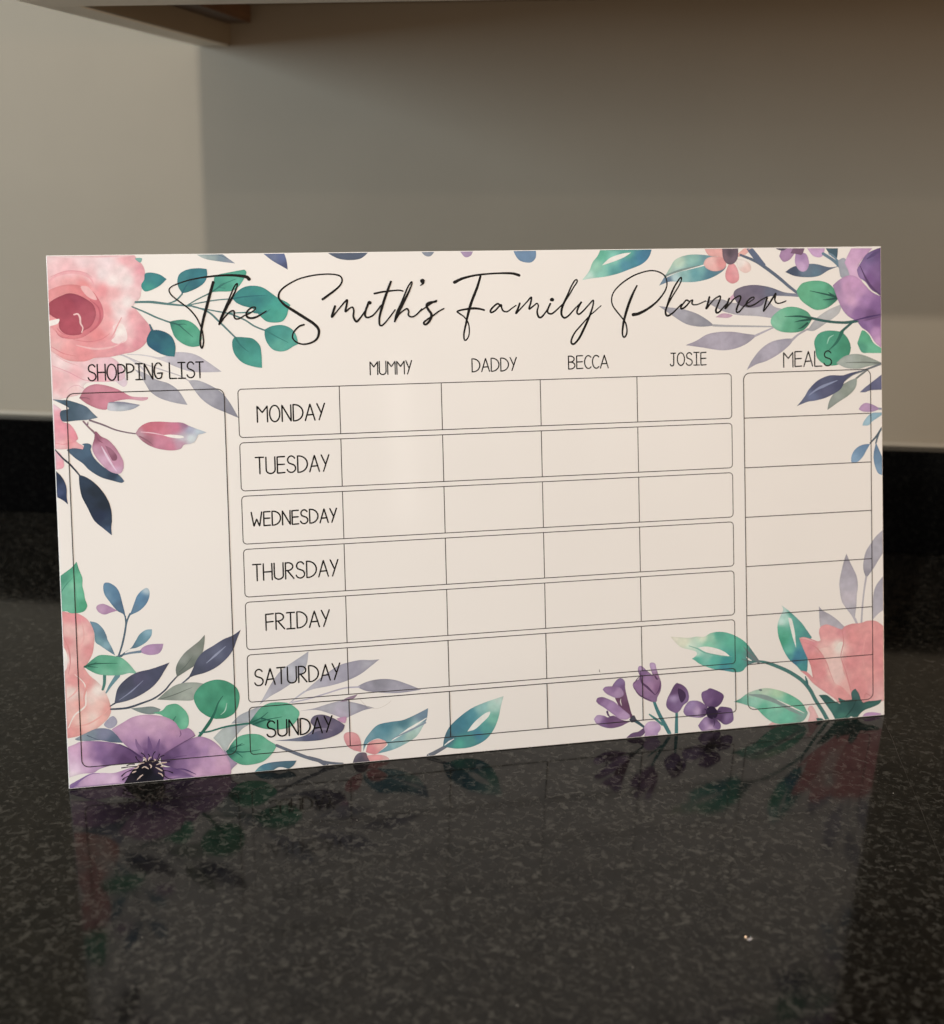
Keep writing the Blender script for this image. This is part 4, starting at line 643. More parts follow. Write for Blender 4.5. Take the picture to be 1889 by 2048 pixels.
W|peony_print|441.8,54.1! 444.9,54.6 450.4,52.8 454.6,51.2 456.3,51.7! 455.3,57.0 456.4,60.2 460.2,61.6 464.4,60.3 468.6,58.4 471.0,57.7! 472.8,59.4 477.7,60.7 484.1,60.9 488.3,61.9 493.3,61.7 496.8,60.0 501.0,56.4! 500.7,10.1! 496.4,8.7 485.0,8.7 477.9,9.3 470.9,9.2 465.3,13.6 459.8,17.7 454.2,21.8 450.1,25.4 446.7,29.6 442.2,33.3! 446.7,32.2 450.7,28.3! 449.5,35.2 447.5,40.6 445.4,45.3 443.4,50.1|445.5,51.9,223,157,165 450.4,49.5,217,151,162 460.2,58.0,224,164,170 464.4,54.4,224,166,172 470.0,56.0,214,153,162 457.3,47.1,228,187,189 467.8,47.6,232,221,218 466.3,43.8,230,203,201 478.4,52.1,222,156,161 485.3,45.0,218,154,161 492.5,54.4,223,160,165 496.6,34.2,219,155,161 488.7,28.2,226,165,169 453.7,40.8,218,151,157 450.2,37.8,215,145,151 457.1,30.7,218,152,159 464.1,31.5,229,198,196 467.6,25.9,229,194,194 476.8,35.8,217,151,158 481.6,22.2,218,153,159 471.0,19.7,223,161,165 460.5,21.2,224,164,170 492.2,14.7,223,171,177 496.4,11.7,228,183,187 485.1,16.0,214,151,157 474.9,58.3,218,153,159 485.5,58.8,223,162,166|0.1
W|peony_print|454.1,46.0! 460.1,46.9 465.7,45.8 469.2,49.5 472.1,48.6 470.9,40.8 471.5,30.9 474.9,22.7 476.9,14.0! 471.0,20.4 465.4,24.1 462.0,31.6 459.3,39.7|461.4,43.5,229,197,196 469.2,46.9,233,229,227 467.7,36.5,230,203,203 465.5,27.4,230,204,204 473.8,20.2,228,183,184|0
S|peony_print|471.0,57.5 472.0,49.3 470.1,40.2 473.2,30.8 477.3,15.9|0.28 0.56 0.42 0.56 0.21|208,141,149
S|peony_print|445.5,51.2 453.1,47.4 459.3,39.1 462.7,30.3 465.4,23.5|0.21 0.63 0.56 0.42 0.21|214,149,156
S|peony_print|490.7,12.9 487.2,15.1 485.8,11.9|0.21 0.64 0.21|204,138,146
S|peony_print|488.3,54.7 485.3,41.7 486.6,28.4 487.9,19.0|0.14 0.85 0.85 0.21|223,164,168
S|peony_print|442.1,54.1 445.6,53.8 452.5,51.0|0.21 0.49 0.21|229,195,200
W|peony_print|483.9,-0.5! 486.4,2.3 491.4,2.7 497.2,1.4! 498.4,-1.1!|390.1,132.0,189,155,201|0.12
W|peony_print|454.6,16.8! 459.8,16.4 462.5,14.5 466.0,11.6 469.4,9.9! 468.0,13.9 472.3,12.1 477.4,12.0! 476.9,16.0 478.0,17.9 479.8,18.9! 482.2,15.5 483.6,11.4 485.2,9.3! 488.6,10.1 493.5,10.0 498.1,10.3! 496.4,7.8 492.1,6.1 486.4,4.6 482.8,2.2 480.7,-0.9! 475.7,-1.1 474.3,-1.7 466.6,-1.7! 463.8,3.9 461.1,8.0 457.6,12.9|463.9,8.5,70,119,115 470.9,6.6,57,98,98 477.9,8.0,51,86,87 480.1,15.7,73,110,112 492.1,8.1,64,109,106 470.8,1.9,72,127,118 460.4,14.0,59,100,99|0.1
S|peony_print|480.1,11.1 477.9,6.6 472.9,1.1|0.28 0.85 0.35|44,74,75
S|peony_print|485.0,9.0 489.3,9.0 495.0,9.5|0.28 0.57 0.14|50,91,89
W|peony_print|475.4,0.6! 477.2,1.1 478.6,-0.7!|390.1,132.0,226,229,230|0
W|pale_green_leaf_print:2|446.7,-0.3! 448.5,5.2 447.1,8.6 449.9,10.3 453.3,4.7 455.7,-1.1!|390.1,132.0,229,190,195|0.12
W|pale_green_leaf_print:2|420.1,0.4! 424.2,2.5 429.0,2.5 433.5,0.5!|390.1,132.0,228,186,191|0.12
W|pale_green_leaf_print:2|397.6,17.2! 401.9,18.8 406.0,21.4 411.5,23.2 418.3,24.1 425.2,22.8 432.0,20.3 438.9,16.4 443.7,12.1 447.2,5.9! 445.6,2.8 442.9,0.7 435.9,0.2 426.2,0.8 420.8,3.6 416.7,7.2 412.7,11.4 407.2,13.8 401.8,15.9|399.8,17.4,101,163,150 408.7,22.2,176,203,192 418.3,22.7,184,209,193 426.5,20.7,179,217,190 436.1,16.0,112,188,164 443.0,10.2,109,181,161 444.3,4.2,130,174,167 432.5,3.9,114,191,171 422.2,7.4,124,195,176 412.1,16.0,151,207,193 405.3,17.9,123,186,172 425.7,13.6,146,206,189 416.8,11.1,106,185,162|0.1
S|pale_green_leaf_print:2|408.0,20.8 416.9,18.8 426.4,14.7 436.0,9.2 443.6,4.4|0.69 2.48 2.07 2.34 0.41|136,158,159
S|pale_green_leaf_print:2|426.4,16.0 436.0,10.8 444.6,6.1|0.21 0.76 0.28|234,234,234
W|pale_green_leaf_print:2|413.9,23.4 415.6,23.9 416.6,22.9 415.6,22.4|390.1,132.0,113,134,137|0.12
W|pale_green_leaf_print:2|452.6,2.2! 456.8,1.5 458.9,-1.0! 454.0,-0.9!|390.1,132.0,68,109,110|0.12
W|teal_leaf_print:3|305.1,280.8! 309.5,286.1 311.8,291.3 315.2,295.4 316.9,299.6! 349.3,299.3! 347.2,294.0 342.6,289.8 334.8,286.8 327.1,284.2 319.3,282.6 311.6,281.8|308.4,282.4,189,223,218 314.0,289.1,150,206,190 317.4,295.4,104,182,162 325.0,293.2,136,204,193 332.7,288.9,86,148,172 341.6,293.0,74,131,166 346.1,296.1,72,124,156 326.0,284.8,92,160,165 317.1,283.8,138,200,190 333.9,296.3,98,170,161 338.2,290.9,76,140,162|0.12
W|teal_leaf_print:3|317.6,289.4! 322.8,293.8 330.6,296.3 335.9,296.8! 331.7,294.2 325.0,291.6|298.0,305.0,233,234,234|0
W|coral_blossom_print:2|353.3,276.7! 357.0,282.2 360.5,287.5 363.9,292.2 370.7,294.8 378.6,295.2 390.2,294.0! 385.4,291.4 386.5,289.2 396.1,288.6 394.4,284.9 386.3,280.7 377.2,278.7 368.2,278.6 360.3,279.0|359.3,285.4,170,204,194 366.1,290.6,187,215,203 375.2,292.6,142,190,187 384.3,294.1,117,158,172 359.2,280.0,104,130,158 369.4,283.1,141,187,191 377.3,284.0,104,161,174 386.4,282.8,86,131,153 392.1,286.5,98,132,152 379.6,286.1,120,175,182 363.7,281.0,176,205,215|0.12
S|coral_blossom_print:2|357.9,281.6 366.0,285.1 380.8,288.3 386.5,289.5|0.34 0.91 0.45|233,234,234
S|coral_blossom_print:2|357.0,282.4 366.1,285.5 379.6,288.6|0.9 1.12 0.45|125,147,149
W|coral_blossom_print:2|381.9,289.3! 383.7,292.5 388.8,294.0 394.5,292.9 396.7,289.1 394.4,285.9 388.7,284.9 384.1,286.6|386.5,290.3,229,192,193 393.3,289.2,219,156,160 388.7,286.6,228,182,184|0.12
W|coral_blossom_print:2|382.6,298.9! 395.1,298.8! 395.6,292.9 391.1,294.0 385.4,294.6|298.0,305.0,227,176,177|0.12
W|coral_blossom_print:2|398.4,289.3! 396.1,283.8 396.6,279.5 400.5,277.2 404.6,279.3 404.4,284.7 401.9,289.1|398.9,282.6,218,153,164 402.4,283.7,225,168,178 400.0,278.3,215,151,161|0.12
W|coral_blossom_print:2|402.5,292.5! 408.2,291.7 412.2,288.9 412.5,285.1 408.7,283.6 404.7,286.3|405.9,290.1,233,229,230 409.3,285.2,230,205,204|0.12
W|coral_blossom_print:2|403.7,294.9! 408.3,298.6! 413.5,298.6! 409.4,294.9 404.8,293.5|298.0,305.0,228,182,180|0.12
W|coral_blossom_print:2|394.1,298.8! 404.6,298.7! 404.2,292.8 401.3,289.3 397.3,289.3 394.7,292.9|399.1,295.5,90,81,95 402.5,292.3,113,100,117 396.2,293.9,121,104,118|0.12
S|green_leaf_spray_print:2|406.0,294.6 415.1,291.0 420.8,287.7 430.0,281.1 438.1,274.5 443.4,270.6|1.16 1.74 1.74 1.4|95,109,131
S|green_leaf_spray_print:2|411.8,298.6 416.3,293.2 421.4,288.3|3 3.23 1.62|95,110,139
W|grey_leaf_spray_print:5|382.7,266.8! 393.0,267.7 400.9,265.4 409.0,266.3 420.6,268.3 427.5,262.7 433.8,260.2 426.2,255.5! 415.8,257.0 404.3,257.8 395.1,260.1 388.3,263.5|391.8,265.0,162,164,177 408.9,260.9,179,180,194 422.8,260.7,172,173,189 418.1,258.6,184,186,201|0.12
W|grey_leaf_spray_print:5|389.1,256.8! 394.0,259.1 400.3,257.9 397.4,256.3|298.0,305.0,196,167,192|0.12
W|grey_leaf_spray_print:5|398.5,268.5! 401.6,271.0 402.4,268.6 399.8,266.8|298.0,305.0,209,174,201|0.12
W|grey_leaf_spray_print:5|449.5,247.3! 455.5,254.5 463.8,259.8 472.8,263.2! 470.9,257.5 461.4,251.1 454.2,247.1|461.4,255.5,185,190,197 455.4,250.2,172,177,186|0.12
W|grey_leaf_spray_print:5|352.6,264.5! 358.9,263.5 367.9,262.3 376.9,259.4 383.7,255.5 388.4,251.7! 379.0,251.3 370.0,253.2 361.1,258.7|358.9,262.5,162,165,180 374.6,256.3,152,155,169 383.6,252.9,143,147,162 367.9,258.6,164,167,183|0.12
S|grey_leaf_spray_print:5|387.6,251.9 397.3,251.3 408.8,250.9 427.9,250.2|1.15 0.92 0.69|167,171,180
W|grey_leaf_spray_print:5|369.6,240.2! 376.6,242.8 383.5,246.4 391.5,247.8 400.7,247.6 408.7,246.3 416.2,245.3! 409.8,240.4 401.7,237.3 392.5,236.5 381.1,238.4|376.6,241.2,162,160,179 391.4,243.0,174,172,192 402.9,242.7,165,163,183 411.0,244.1,154,153,171|0.12
S|grey_leaf_spray_print:5|415.1,244.9 421.5,247.5 427.9,250.0|1.16 0.93 0.7|172,172,188
W|grey_leaf_spray_print:5|409.1,223.9! 413.1,230.5 419.0,236.9 426.0,241.0 434.2,242.5 440.6,242.5! 437.7,238.6 430.6,233.3 422.4,229.2 415.4,227.2|414.3,229.4,163,163,182 423.6,235.7,174,173,193 435.4,240.8,161,162,181|0.12
S|grey_leaf_spray_print:5|439.5,241.8 443.6,245.0 450.1,248.3|1.29 0.94 0.82|168,169,184
W|purple_leaf_print:2|444.5,270.2! 434.6,271.3 425.3,274.5 416.1,276.1 408.0,275.5 402.2,273.1 401.2,269.7 404.4,264.3 411.2,262.2 419.4,263.4 422.9,268.2 429.9,269.2 444.5,268.2!|406.8,272.9,116,111,132 416.0,273.8,108,104,127 426.4,272.5,108,114,138 413.6,266.2,125,119,141 438.1,269.9,128,137,158 405.6,266.4,106,99,120|0.12
W|green_leaf_spray_print:2|442.5,272.0! 446.3,276.5 453.4,278.1 460.4,277.6 466.3,274.6 471.2,267.4! 468.6,264.7 462.6,260.9 455.5,260.0 449.7,262.9 445.0,266.8|448.6,272.1,104,179,148 458.1,274.1,103,181,152 465.1,269.7,92,166,138 457.9,263.2,99,175,147 467.4,267.4,59,124,107|0.12
S|green_leaf_spray_print:2|471.2,267.4 461.6,269.7 451.6,271.9|1.18 0.83 0.24|39,84,78
S|green_leaf_spray_print:2|470.4,267.1 465.1,266.4 460.1,266.1|1.18 0.83 0.24|39,84,78
S|green_leaf_spray_print:2|467.5,268.3 463.9,270.8|1.18 0.83 0.24|39,84,78
S|green_leaf_spray_print:2|451.7,255.1 463.7,252.6 475.6,251.7 484.6,252.8|1.43 1.31 1.67|53,95,95
S|green_leaf_spray_print:2|469.3,243.0 474.4,247.5 479.8,251.6|1.43 1.43 1.19|53,95,95
W|green_leaf_spray_print:2|452.9,254.6! 449.6,259.0 442.6,261.9 435.6,262.0 429.8,259.4 425.6,255.2 426.1,250.8 430.8,247.4 438.9,246.2 446.0,247.1 450.1,250.3|432.0,256.1,122,189,164 439.1,259.2,105,180,152 437.8,250.6,98,172,145 446.1,255.8,87,160,135 447.2,250.3,71,142,118 428.5,252.9,138,202,179|0.12
S|green_leaf_spray_print:2|452.9,254.6 444.9,256.2 434.6,256.3|1.17 0.94 0.23|39,84,78
S|green_leaf_spray_print:2|451.9,254.1 444.9,253.5 441.1,252.7|1.17 0.94 0.23|39,84,78
S|green_leaf_spray_print:2|449.6,251.9 446.0,249.3 443.6,248.5|1.17 0.94 0.23|39,84,78
W|green_leaf_spray_print:2|454.7,235.9! 454.1,240.3 456.6,244.7 461.3,246.7 467.2,246.8 473.2,245.4 477.3,240.9 478.8,235.3 476.6,229.8 471.8,226.1 465.8,224.9 459.9,226.5 455.8,230.4|457.7,240.2,79,159,136 467.2,242.2,77,155,133 474.3,237.6,67,142,118 471.8,228.9,74,153,129 461.1,229.2,90,172,146 463.6,235.7,79,159,136|0.12
S|green_leaf_spray_print:2|472.9,245.9 469.5,239.9 464.1,234.8|2.02 1.43 0.36|45,106,94
S|green_leaf_spray_print:2|462.8,238.8 464.2,242.3 467.0,244.0|0.36 0.71 0.36|153,209,194
W|lilac_blossom_print|435.3,283.8! 440.6,286.9 448.8,288.4 455.9,288.4 465.3,286.3 472.4,287.3! 464.1,284.4 458.1,281.2 451.1,280.3 441.7,281.2|439.4,284.2,73,86,111 449.9,285.2,107,127,150 455.8,282.4,98,126,149 461.7,285.6,96,112,137|0.12
W|lilac_blossom_print|431.4,293.5! 433.2,298.4! 443.6,298.3! 438.9,291.8 434.2,290.1|298.0,305.0,166,137,178|0.12
W|lilac_blossom_print|442.4,295.6! 448.9,295.0 451.2,289.5 449.9,285.2 447.0,283.8 444.1,285.2 441.8,289.6|446.4,287.4,201,174,216 446.5,292.8,163,136,184 449.4,289.5,183,155,200|0.12
W|lilac_blossom_print|450.1,298.2! 461.9,298.1! 460.6,293.8 457.7,292.5 453.6,293.8|298.0,305.0,197,167,210|0.12
W|lilac_blossom_print|429.1,298.4! 436.6,298.4! 434.3,297.1 431.4,297.3|298.0,305.0,86,82,103|0.12
W|lilac_blossom_print|438.9,295.3! 440.7,298.3! 448.3,298.2! 446.5,294.4 443.0,294.8|298.0,305.0,120,95,123|0.12
W|lilac_blossom_print|462.4,298.1! 470.7,298.0! 469.8,291.9 465.9,293.5|298.0,305.0,70,97,114|0.12
S|lilac_blossom_print|460.6,294.8 467.7,290.4 473.6,285.1|1.54 1.66 2.13|105,133,154
S|lilac_blossom_print|464.8,294.8 467.7,293.1 471.2,289.2|0.95 1.07 1.07|109,138,159
W|anemone_print:2|470.6,290.4! 475.4,291.6 478.9,282.6 475.9,279.9 472.3,280.3|298.0,305.0,162,170,186|0.12
W|anemone_print:2|475.0,289.0! 477.2,293.6 479.6,297.9! 494.0,297.8! 485.5,289.1 484.3,283.6 486.6,276.4 479.5,279.8 477.1,284.8|482.0,292.4,205,170,211 484.3,283.6,212,181,218 489.2,295.6,194,159,203|0.12
W|anemone_print:2|483.2,238.5! 485.1,243.4 486.9,246.7 491.1,243.8 494.7,238.2 501.3,234.2! 501.2,231.9! 491.0,232.2 486.2,232.9|488.7,241.7,93,171,142 493.4,234.9,107,184,157 486.2,235.1,84,157,138|0.12
W|anemone_print:2|483.4,252.0! 491.2,253.8 501.4,256.3! 501.3,234.2! 495.9,238.2 491.1,244.9 486.3,248.4|491.1,249.4,151,120,176 495.9,245.9,183,147,197 498.3,239.2,197,162,205 488.8,249.4,135,107,162 497.2,251.4,130,98,152|0.12
W|anemone_print:2|466.9,274.9! 471.1,278.3 477.1,281.0 483.0,280.1 489.0,274.7 493.7,270.3 501.5,266.8! 501.4,255.2! 488.8,252.5 481.6,253.2 475.7,256.9 471.6,263.0|474.6,273.9,195,157,199 481.8,276.0,199,159,205 479.3,265.0,208,171,211 488.9,265.9,163,130,184 496.1,261.4,134,103,159 484.0,257.2,140,109,164 476.9,259.6,168,139,185 493.6,255.9,111,84,133 471.1,273.9,164,140,181 485.3,270.4,188,152,198|0.12
W|anemone_print:2|483.3,284.5! 486.7,290.1 490.4,294.5 496.4,297.2 502.4,298.8! 502.1,267.7! 493.7,271.4 489.0,276.9 484.8,279.8|487.9,286.9,135,113,166 491.5,292.3,115,101,150 497.6,294.4,102,83,131 491.4,279.1,124,94,150 497.4,272.4,112,85,134 496.2,283.4,130,104,156 486.6,281.4,148,125,177|0.15
S|anemone_print:2|485.5,286.9 491.4,275.8 499.7,267.9|0.36 1.2 0.72|89,67,110
S|anemone_print:2|481.6,252.9 491.2,254.9 500.2,256.3|0.48 0.96 0.48|81,59,111
S|anemone_print:2|490.3,291.2 493.9,293.4 499.4,296.4|0.48 1.92 0.72|91,77,124
W|slate_leaf_spray_print:2|468.8,226.5! 474.2,230.5 481.4,231.9 488.6,230.6 501.2,225.2! 490.9,223.9 483.7,222.5 475.3,223.3|476.6,227.7,166,179,179 488.6,228.4,151,164,160 483.7,224.1,163,177,174|0.12
S|slate_leaf_spray_print:2|475.4,226.6 488.5,226.4 501.2,225.3|0.24 0.72 0.96|110,121,119
S|slate_leaf_spray_print:2|473.1,214.1 479.7,218.8 486.4,221.0 500.1,225.4|0.48 0.95 1.05 1.15|109,118,129
S|slate_leaf_spray_print:2|482.1,216.3 485.9,219.0 490.7,221.9|0.95 1.05 0.48|114,124,128
W|slate_leaf_spray_print:2|462.5,197.3! 463.4,201.7 465.4,205.6 468.2,208.6 473.0,212.8 477.8,215.3 482.8,216.8! 482.3,212.1 480.1,208.6 475.8,205.2 470.6,202.3 465.3,199.0|468.2,204.2,149,161,160 475.4,209.7,139,152,148 480.2,213.9,152,166,165 465.8,200.3,143,155,154|0.12
W|slate_leaf_spray_print:2|441.9,200.4! 444.7,203.2 447.5,206.6 450.4,210.9 455.6,215.6 460.8,218.0 465.5,219.0 473.1,218.7 477.9,219.9 485.5,221.4! 477.8,217.9 474.5,215.0 472.1,210.6 467.8,207.7 461.1,204.9 454.0,203.4 449.3,202.9|454.1,211.7,80,88,119 463.6,215.7,87,95,126 461.2,209.2,91,96,128 470.7,213.3,77,83,114 447.0,204.9,100,109,139 451.7,206.5,109,121,158|0.12
S|slate_leaf_spray_print:2|450.3,207.0 456.9,211.1 469.3,215.6|0.38 1.51 0.38|139,151,186
W|slate_leaf_spray_print:2|484.6,207.7! 488.2,210.6 493.1,213.9 500.8,219.2! 500.7,208.8! 492.1,208.7 488.2,207.6|494.5,211.2,96,101,136 488.7,209.2,108,114,146 498.8,213.3,104,109,145|0.12
S|berry_sprig_print:2|494.4,197.2 500.4,196.6|1.25 1.06|143,150,171
W|berry_sprig_print:2|483.8,197.0! 485.3,199.2 488.2,200.8 491.5,200.3 494.9,198.9 497.2,197.4 497.2,196.3 493.4,195.2 489.5,195.1 486.2,195.6|488.6,198.2,185,157,198 493.9,197.1,169,146,187|0.12
W|berry_sprig_print:2|486.2,186.6! 487.1,189.0 489.5,192.0 492.4,194.1 495.8,194.5 500.6,194.4! 500.6,193.3! 496.2,190.8 492.8,188.8 490.4,186.6|489.5,189.3,158,194,215 494.8,192.7,144,182,205|0.12
S|berry_sprig_print:2|500.3,185.8 496.1,179.8 491.5,175.3|1.06 1.15 0.77|76,94,108
S|berry_sprig_print:2|498.6,183.2 496.6,178.9 495.4,175.2|0.67 0.87 0.87|83,103,120
W|berry_sprig_print:2|478.4,163.9! 478.5,167.2 480.2,170.7 483.1,173.2 487.0,174.6 491.5,174.8! 488.9,170.8 486.4,166.9 483.0,163.9 480.2,163.3|484.5,170.9,117,151,187 481.1,165.8,134,168,203 486.9,172.6,107,140,177|0.12
W|berry_sprig_print:2|495.4,175.6! 493.9,169.2 493.8,164.3 495.0,159.4 496.9,155.8 500.2,154.3! 500.3,164.9!|496.0,166.0,110,143,177 497.4,158.0,126,159,193 495.6,172.7,102,133,167|0.12
S|title_lettering:1|109.3,284.3 108.1,285.5 104.0,286.3 98.5,286.7 91.6,286.5 84.7,285.8 77.1,284.5 70.9,282.7 66.8,281.0 65.1,279.3 65.6,276.9 67.9,274.4 71.9,271.2 75.8,267.9 79.1,263.7 81.0,259.8 82.3,255.9 82.8,252.4 82.8,248.9 81.9,245.9 81.1,247.5 81.1,251.0 82.0,256.6 83.2,262.2 85.1,268.5 87.5,276.8 89.4,282.9|1.36 0.96 0.75 0.61 0.48 0.48 0.55 0.55 0.55 0.61 0.82 1.09 1.16 1.09|16,16,17
S|title_lettering:1|91.7,259.1 93.0,263.0 95.1,267.6 98.0,273.8 101.0,280.4 102.5,281.9 102.5,280.4 100.2,275.2 95.7,267.5 91.9,259.2 94.9,263.0 98.1,266.1 100.0,266.6 100.5,265.3 100.3,263.1 101.4,261.9 103.5,262.3 106.0,263.8|0.62 0.69 0.62 0.55 0.55 0.69 0.96 0.96 0.69 0.62 0.62 0.62 0.55|16,16,17
S|title_lettering:1|106.7,264.0 109.5,265.3 112.0,267.1 112.1,268.4 110.2,268.2 108.0,266.6 107.1,264.5 107.9,262.7 110.7,262.3 114.3,263.6 118.3,266.1|0.56 0.56 0.56 0.69 0.9 0.83 0.63 0.49|16,16,17
S|title_lettering:2|150.5,272.2 153.4,274.2 157.8,277.4 160.8,280.2 161.9,283.0 160.9,285.2 157.4,286.3 151.7,286.5 144.6,285.8 136.7,283.8 129.6,280.0 126.3,276.9 125.5,274.0 126.5,271.9 129.2,269.0 134.1,265.7 139.6,262.0 144.4,258.7 147.2,255.8 147.7,252.9 146.3,249.4 142.7,247.3 138.4,246.7 134.9,247.9 132.8,250.1 132.9,252.6 134.4,255.0 136.9,257.1 139.3,257.8|0.98 0.84 0.63 0.56 0.56 0.56 0.63 0.84 1.12 1.19 1.12 0.84 0.63 0.63 0.77|16,16,17
S|title_lettering:2|157.4,268.0 156.4,265.3 155.4,261.9 158.2,264.9 161.5,268.7 164.4,271.5 164.0,268.3 163.3,264.9 165.4,266.5 167.4,267.3 168.1,265.4 167.8,261.8 169.4,259.0 171.7,261.0 174.3,264.5 175.6,266.5|0.93 0.93 0.57 0.57 0.79 0.86 0.57 0.79 0.86 0.65 0.57|16,16,17
S|title_lettering:2|176.5,269.1 175.1,265.5 174.5,262.6 175.8,261.2 178.7,262.1 181.2,264.5 184.0,268.1|0.9 0.9 0.73 0.65 0.57|16,16,17
S|title_lettering:2|177.0,269.6 177.3,269.9 177.6,269.6|1.3 1.39 1.3|16,16,17
S|title_lettering:2|190.1,281.6 187.7,275.8 185.0,268.5 182.9,261.2 182.8,257.2 183.9,256.3 186.0,257.9 189.4,261.9 192.1,265.3|0.9 1.06 1.06 0.82 0.57 0.57|16,16,17
S|title_lettering:2|180.3,274.9 184.8,275.8 190.6,276.4 194.7,276.6 197.0,276.1|0.74 0.74 0.66 0.57|16,16,17
S|title_lettering:2|191.7,258.6 193.1,263.5 196.2,269.9 199.7,278.0 202.1,281.4 202.4,280.3 200.0,274.8 196.1,267.5 191.6,258.6 194.3,262.6 197.3,265.0 199.2,265.8 200.0,264.1 199.8,262.1 201.7,261.0 204.2,262.0 207.8,265.5|0.74 0.9 0.74 0.58 0.58 0.9 0.99 0.66 0.58 0.66 0.66 0.58|16,16,17
S|title_lettering:2|208.5,281.8 208.8,281.6 208.6,281.4|1.82 1.82 1.66|16,16,17
S|title_lettering:2|209.1,281.8 209.1,280.5 207.3,279.1|0.99 0.66 0.33|16,16,17
S|title_lettering:2|206.8,264.2 211.8,267.6 215.2,269.7 216.6,270.2 216.0,269.6 214.0,269.4 211.4,268.7 210.6,267.2 211.8,264.7 213.3,262.4 212.9,259.8 211.2,257.3 209.4,256.4 208.7,257.4 210.3,259.0 214.2,261.4 217.6,263.8 220.8,265.4|0.5 0.58 0.67 0.92 1 1.08 0.83 0.67 0.67 0.5|16,16,17
S|title_lettering:3|227.6,280.7 232.3,282.8 239.0,284.4 247.5,285.3 256.0,285.6 262.8,285.3 266.5,284.2|1.35 1.01 0.85 0.76 0.76 0.93 1.18|16,16,17
S|title_lettering:3|243.2,284.1 241.0,277.4 237.8,270.0 235.6,263.4 233.7,256.0 232.4,250.3 232.6,246.9 233.7,246.8 235.2,249.0 235.7,252.7 235.1,256.8 232.9,260.2 230.1,262.3 228.8,263.6 231.8,264.5 237.7,265.2 241.9,264.9 244.9,264.1|0.93 1.1 1.18 1.18 0.93 0.76 0.59 0.59 0.59 0.76 1.01 0.76|16,16,17
S|title_lettering:3|254.8,266.2 253.2,267.7 250.6,266.0 248.7,263.8 249.1,262.6 251.4,263.6 253.8,265.9 255.2,267.0 255.5,265.1 256.5,263.3 258.8,262.9 261.4,264.6 264.2,266.5|0.76 0.76 0.85 0.76 0.68 0.76 0.68 0.59 0.51|16,16,17
S|title_lettering:3|266.5,267.6 265.3,264.5 264.1,261.8 267.4,264.9 270.9,268.5 273.6,271.1 273.1,267.6 272.1,264.2 274.8,265.9 276.9,267.4 277.8,265.9 277.0,262.6 277.8,259.4 279.5,259.2 281.8,261.6 284.6,265.8|0.86 0.86 0.6 0.6 0.77 0.77 0.6 0.69 0.86 0.69 0.6|16,16,17
S|title_lettering:3|285.1,267.0 283.4,263.3 283.7,261.6 285.9,261.1 288.9,263.2 292.6,266.6|0.86 0.78 0.69 0.52|16,16,17
S|title_lettering:3|285.9,269.4 286.3,269.6 286.6,269.3|1.38 1.47 1.38|16,16,17
S|title_lettering:3|292.3,265.6 296.0,270.6 299.6,276.4 301.8,279.5 301.9,280.9 300.6,280.7 298.3,277.2 295.6,271.4 292.4,264.8 291.9,260.6 293.6,258.5 296.2,259.7 300.2,263.8 304.2,267.6|0.52 0.52 0.61 0.61 0.69 0.96 1.04 0.78 0.61 0.52|16,16,17
S|title_lettering:3|304.2,267.5 302.4,264.6 301.5,261.6 302.8,260.5 305.4,262.4 309.0,266.1 311.7,268.6 311.4,265.2 309.3,259.4 306.1,252.7 302.5,246.1 299.3,242.8 297.7,243.2 297.7,245.3 299.9,249.5 304.4,254.4 308.9,259.0 312.9,262.3 316.5,265.3|0.87 0.79 0.61 0.7 0.96 1.05 0.87 0.7 0.61 0.52 0.44|16,16,17
S|title_lettering:4|336.6,259.5 340.1,260.1 345.1,262.4 350.2,265.8 354.6,270.1 357.6,274.6 358.3,278.7 357.0,282.5 353.5,284.9 349.2,285.8 344.1,285.2 337.6,283.1 331.1,279.4 326.0,275.1 323.8,271.7 323.2,268.3 324.0,264.9 326.5,261.4 329.3,258.0 331.4,255.2 332.4,251.7 332.3,248.3 331.2,246.3 330.1,246.3 329.6,248.4 330.0,252.5 331.0,257.2 333.7,265.4 336.7,272.2 339.3,276.9|1.42 1.14 0.85 0.71 0.57 0.57 0.57 0.64 0.64 0.57 0.57 0.64 0.64 0.71 1 1.21 1.14 0.71|16,16,17
S|title_lettering:4|357.2,261.8 359.7,268.7 362.7,275.2 366.1,280.3 367.5,281.4 367.5,279.6 365.6,275.8 361.9,270.4 358.9,265.6 357.2,261.5 357.4,259.1 358.8,258.4 361.7,260.0 364.7,262.7 367.5,265.3|0.65 0.73 0.87 0.73 0.58 0.58 0.65 0.8 0.94 0.65 0.58|16,16,17
S|title_lettering:4|372.2,266.9 370.6,267.6 368.7,265.8 367.1,263.6 367.1,262.5 368.7,262.8 370.9,264.5 373.1,267.0 374.6,267.5 374.1,265.6 375.3,264.7 377.9,264.9 380.8,266.0 383.0,266.9|0.73 0.66 0.8 0.8 0.66 0.73 0.58 0.51 0.51|16,16,17
S|title_lettering:4|385.4,269.2 384.5,265.8 383.3,262.2 385.9,265.1 388.9,268.1 392.3,269.7 392.5,268.3 391.1,265.0 389.6,261.5 389.9,259.6 391.8,260.1 394.8,263.2 397.8,266.2|0.89 0.89 0.59 0.66 0.81 0.89 0.66 0.52|16,16,17
S|title_lettering:4|398.2,268.0 396.8,264.5 395.6,262.0 398.5,264.8 401.5,267.9 405.1,269.6 405.8,268.4 404.4,265.1 402.9,261.3 403.2,259.5 405.1,260.2 407.3,262.6 409.6,264.8|0.89 0.89 0.59 0.67 0.82 0.89 0.67 0.52|16,16,17
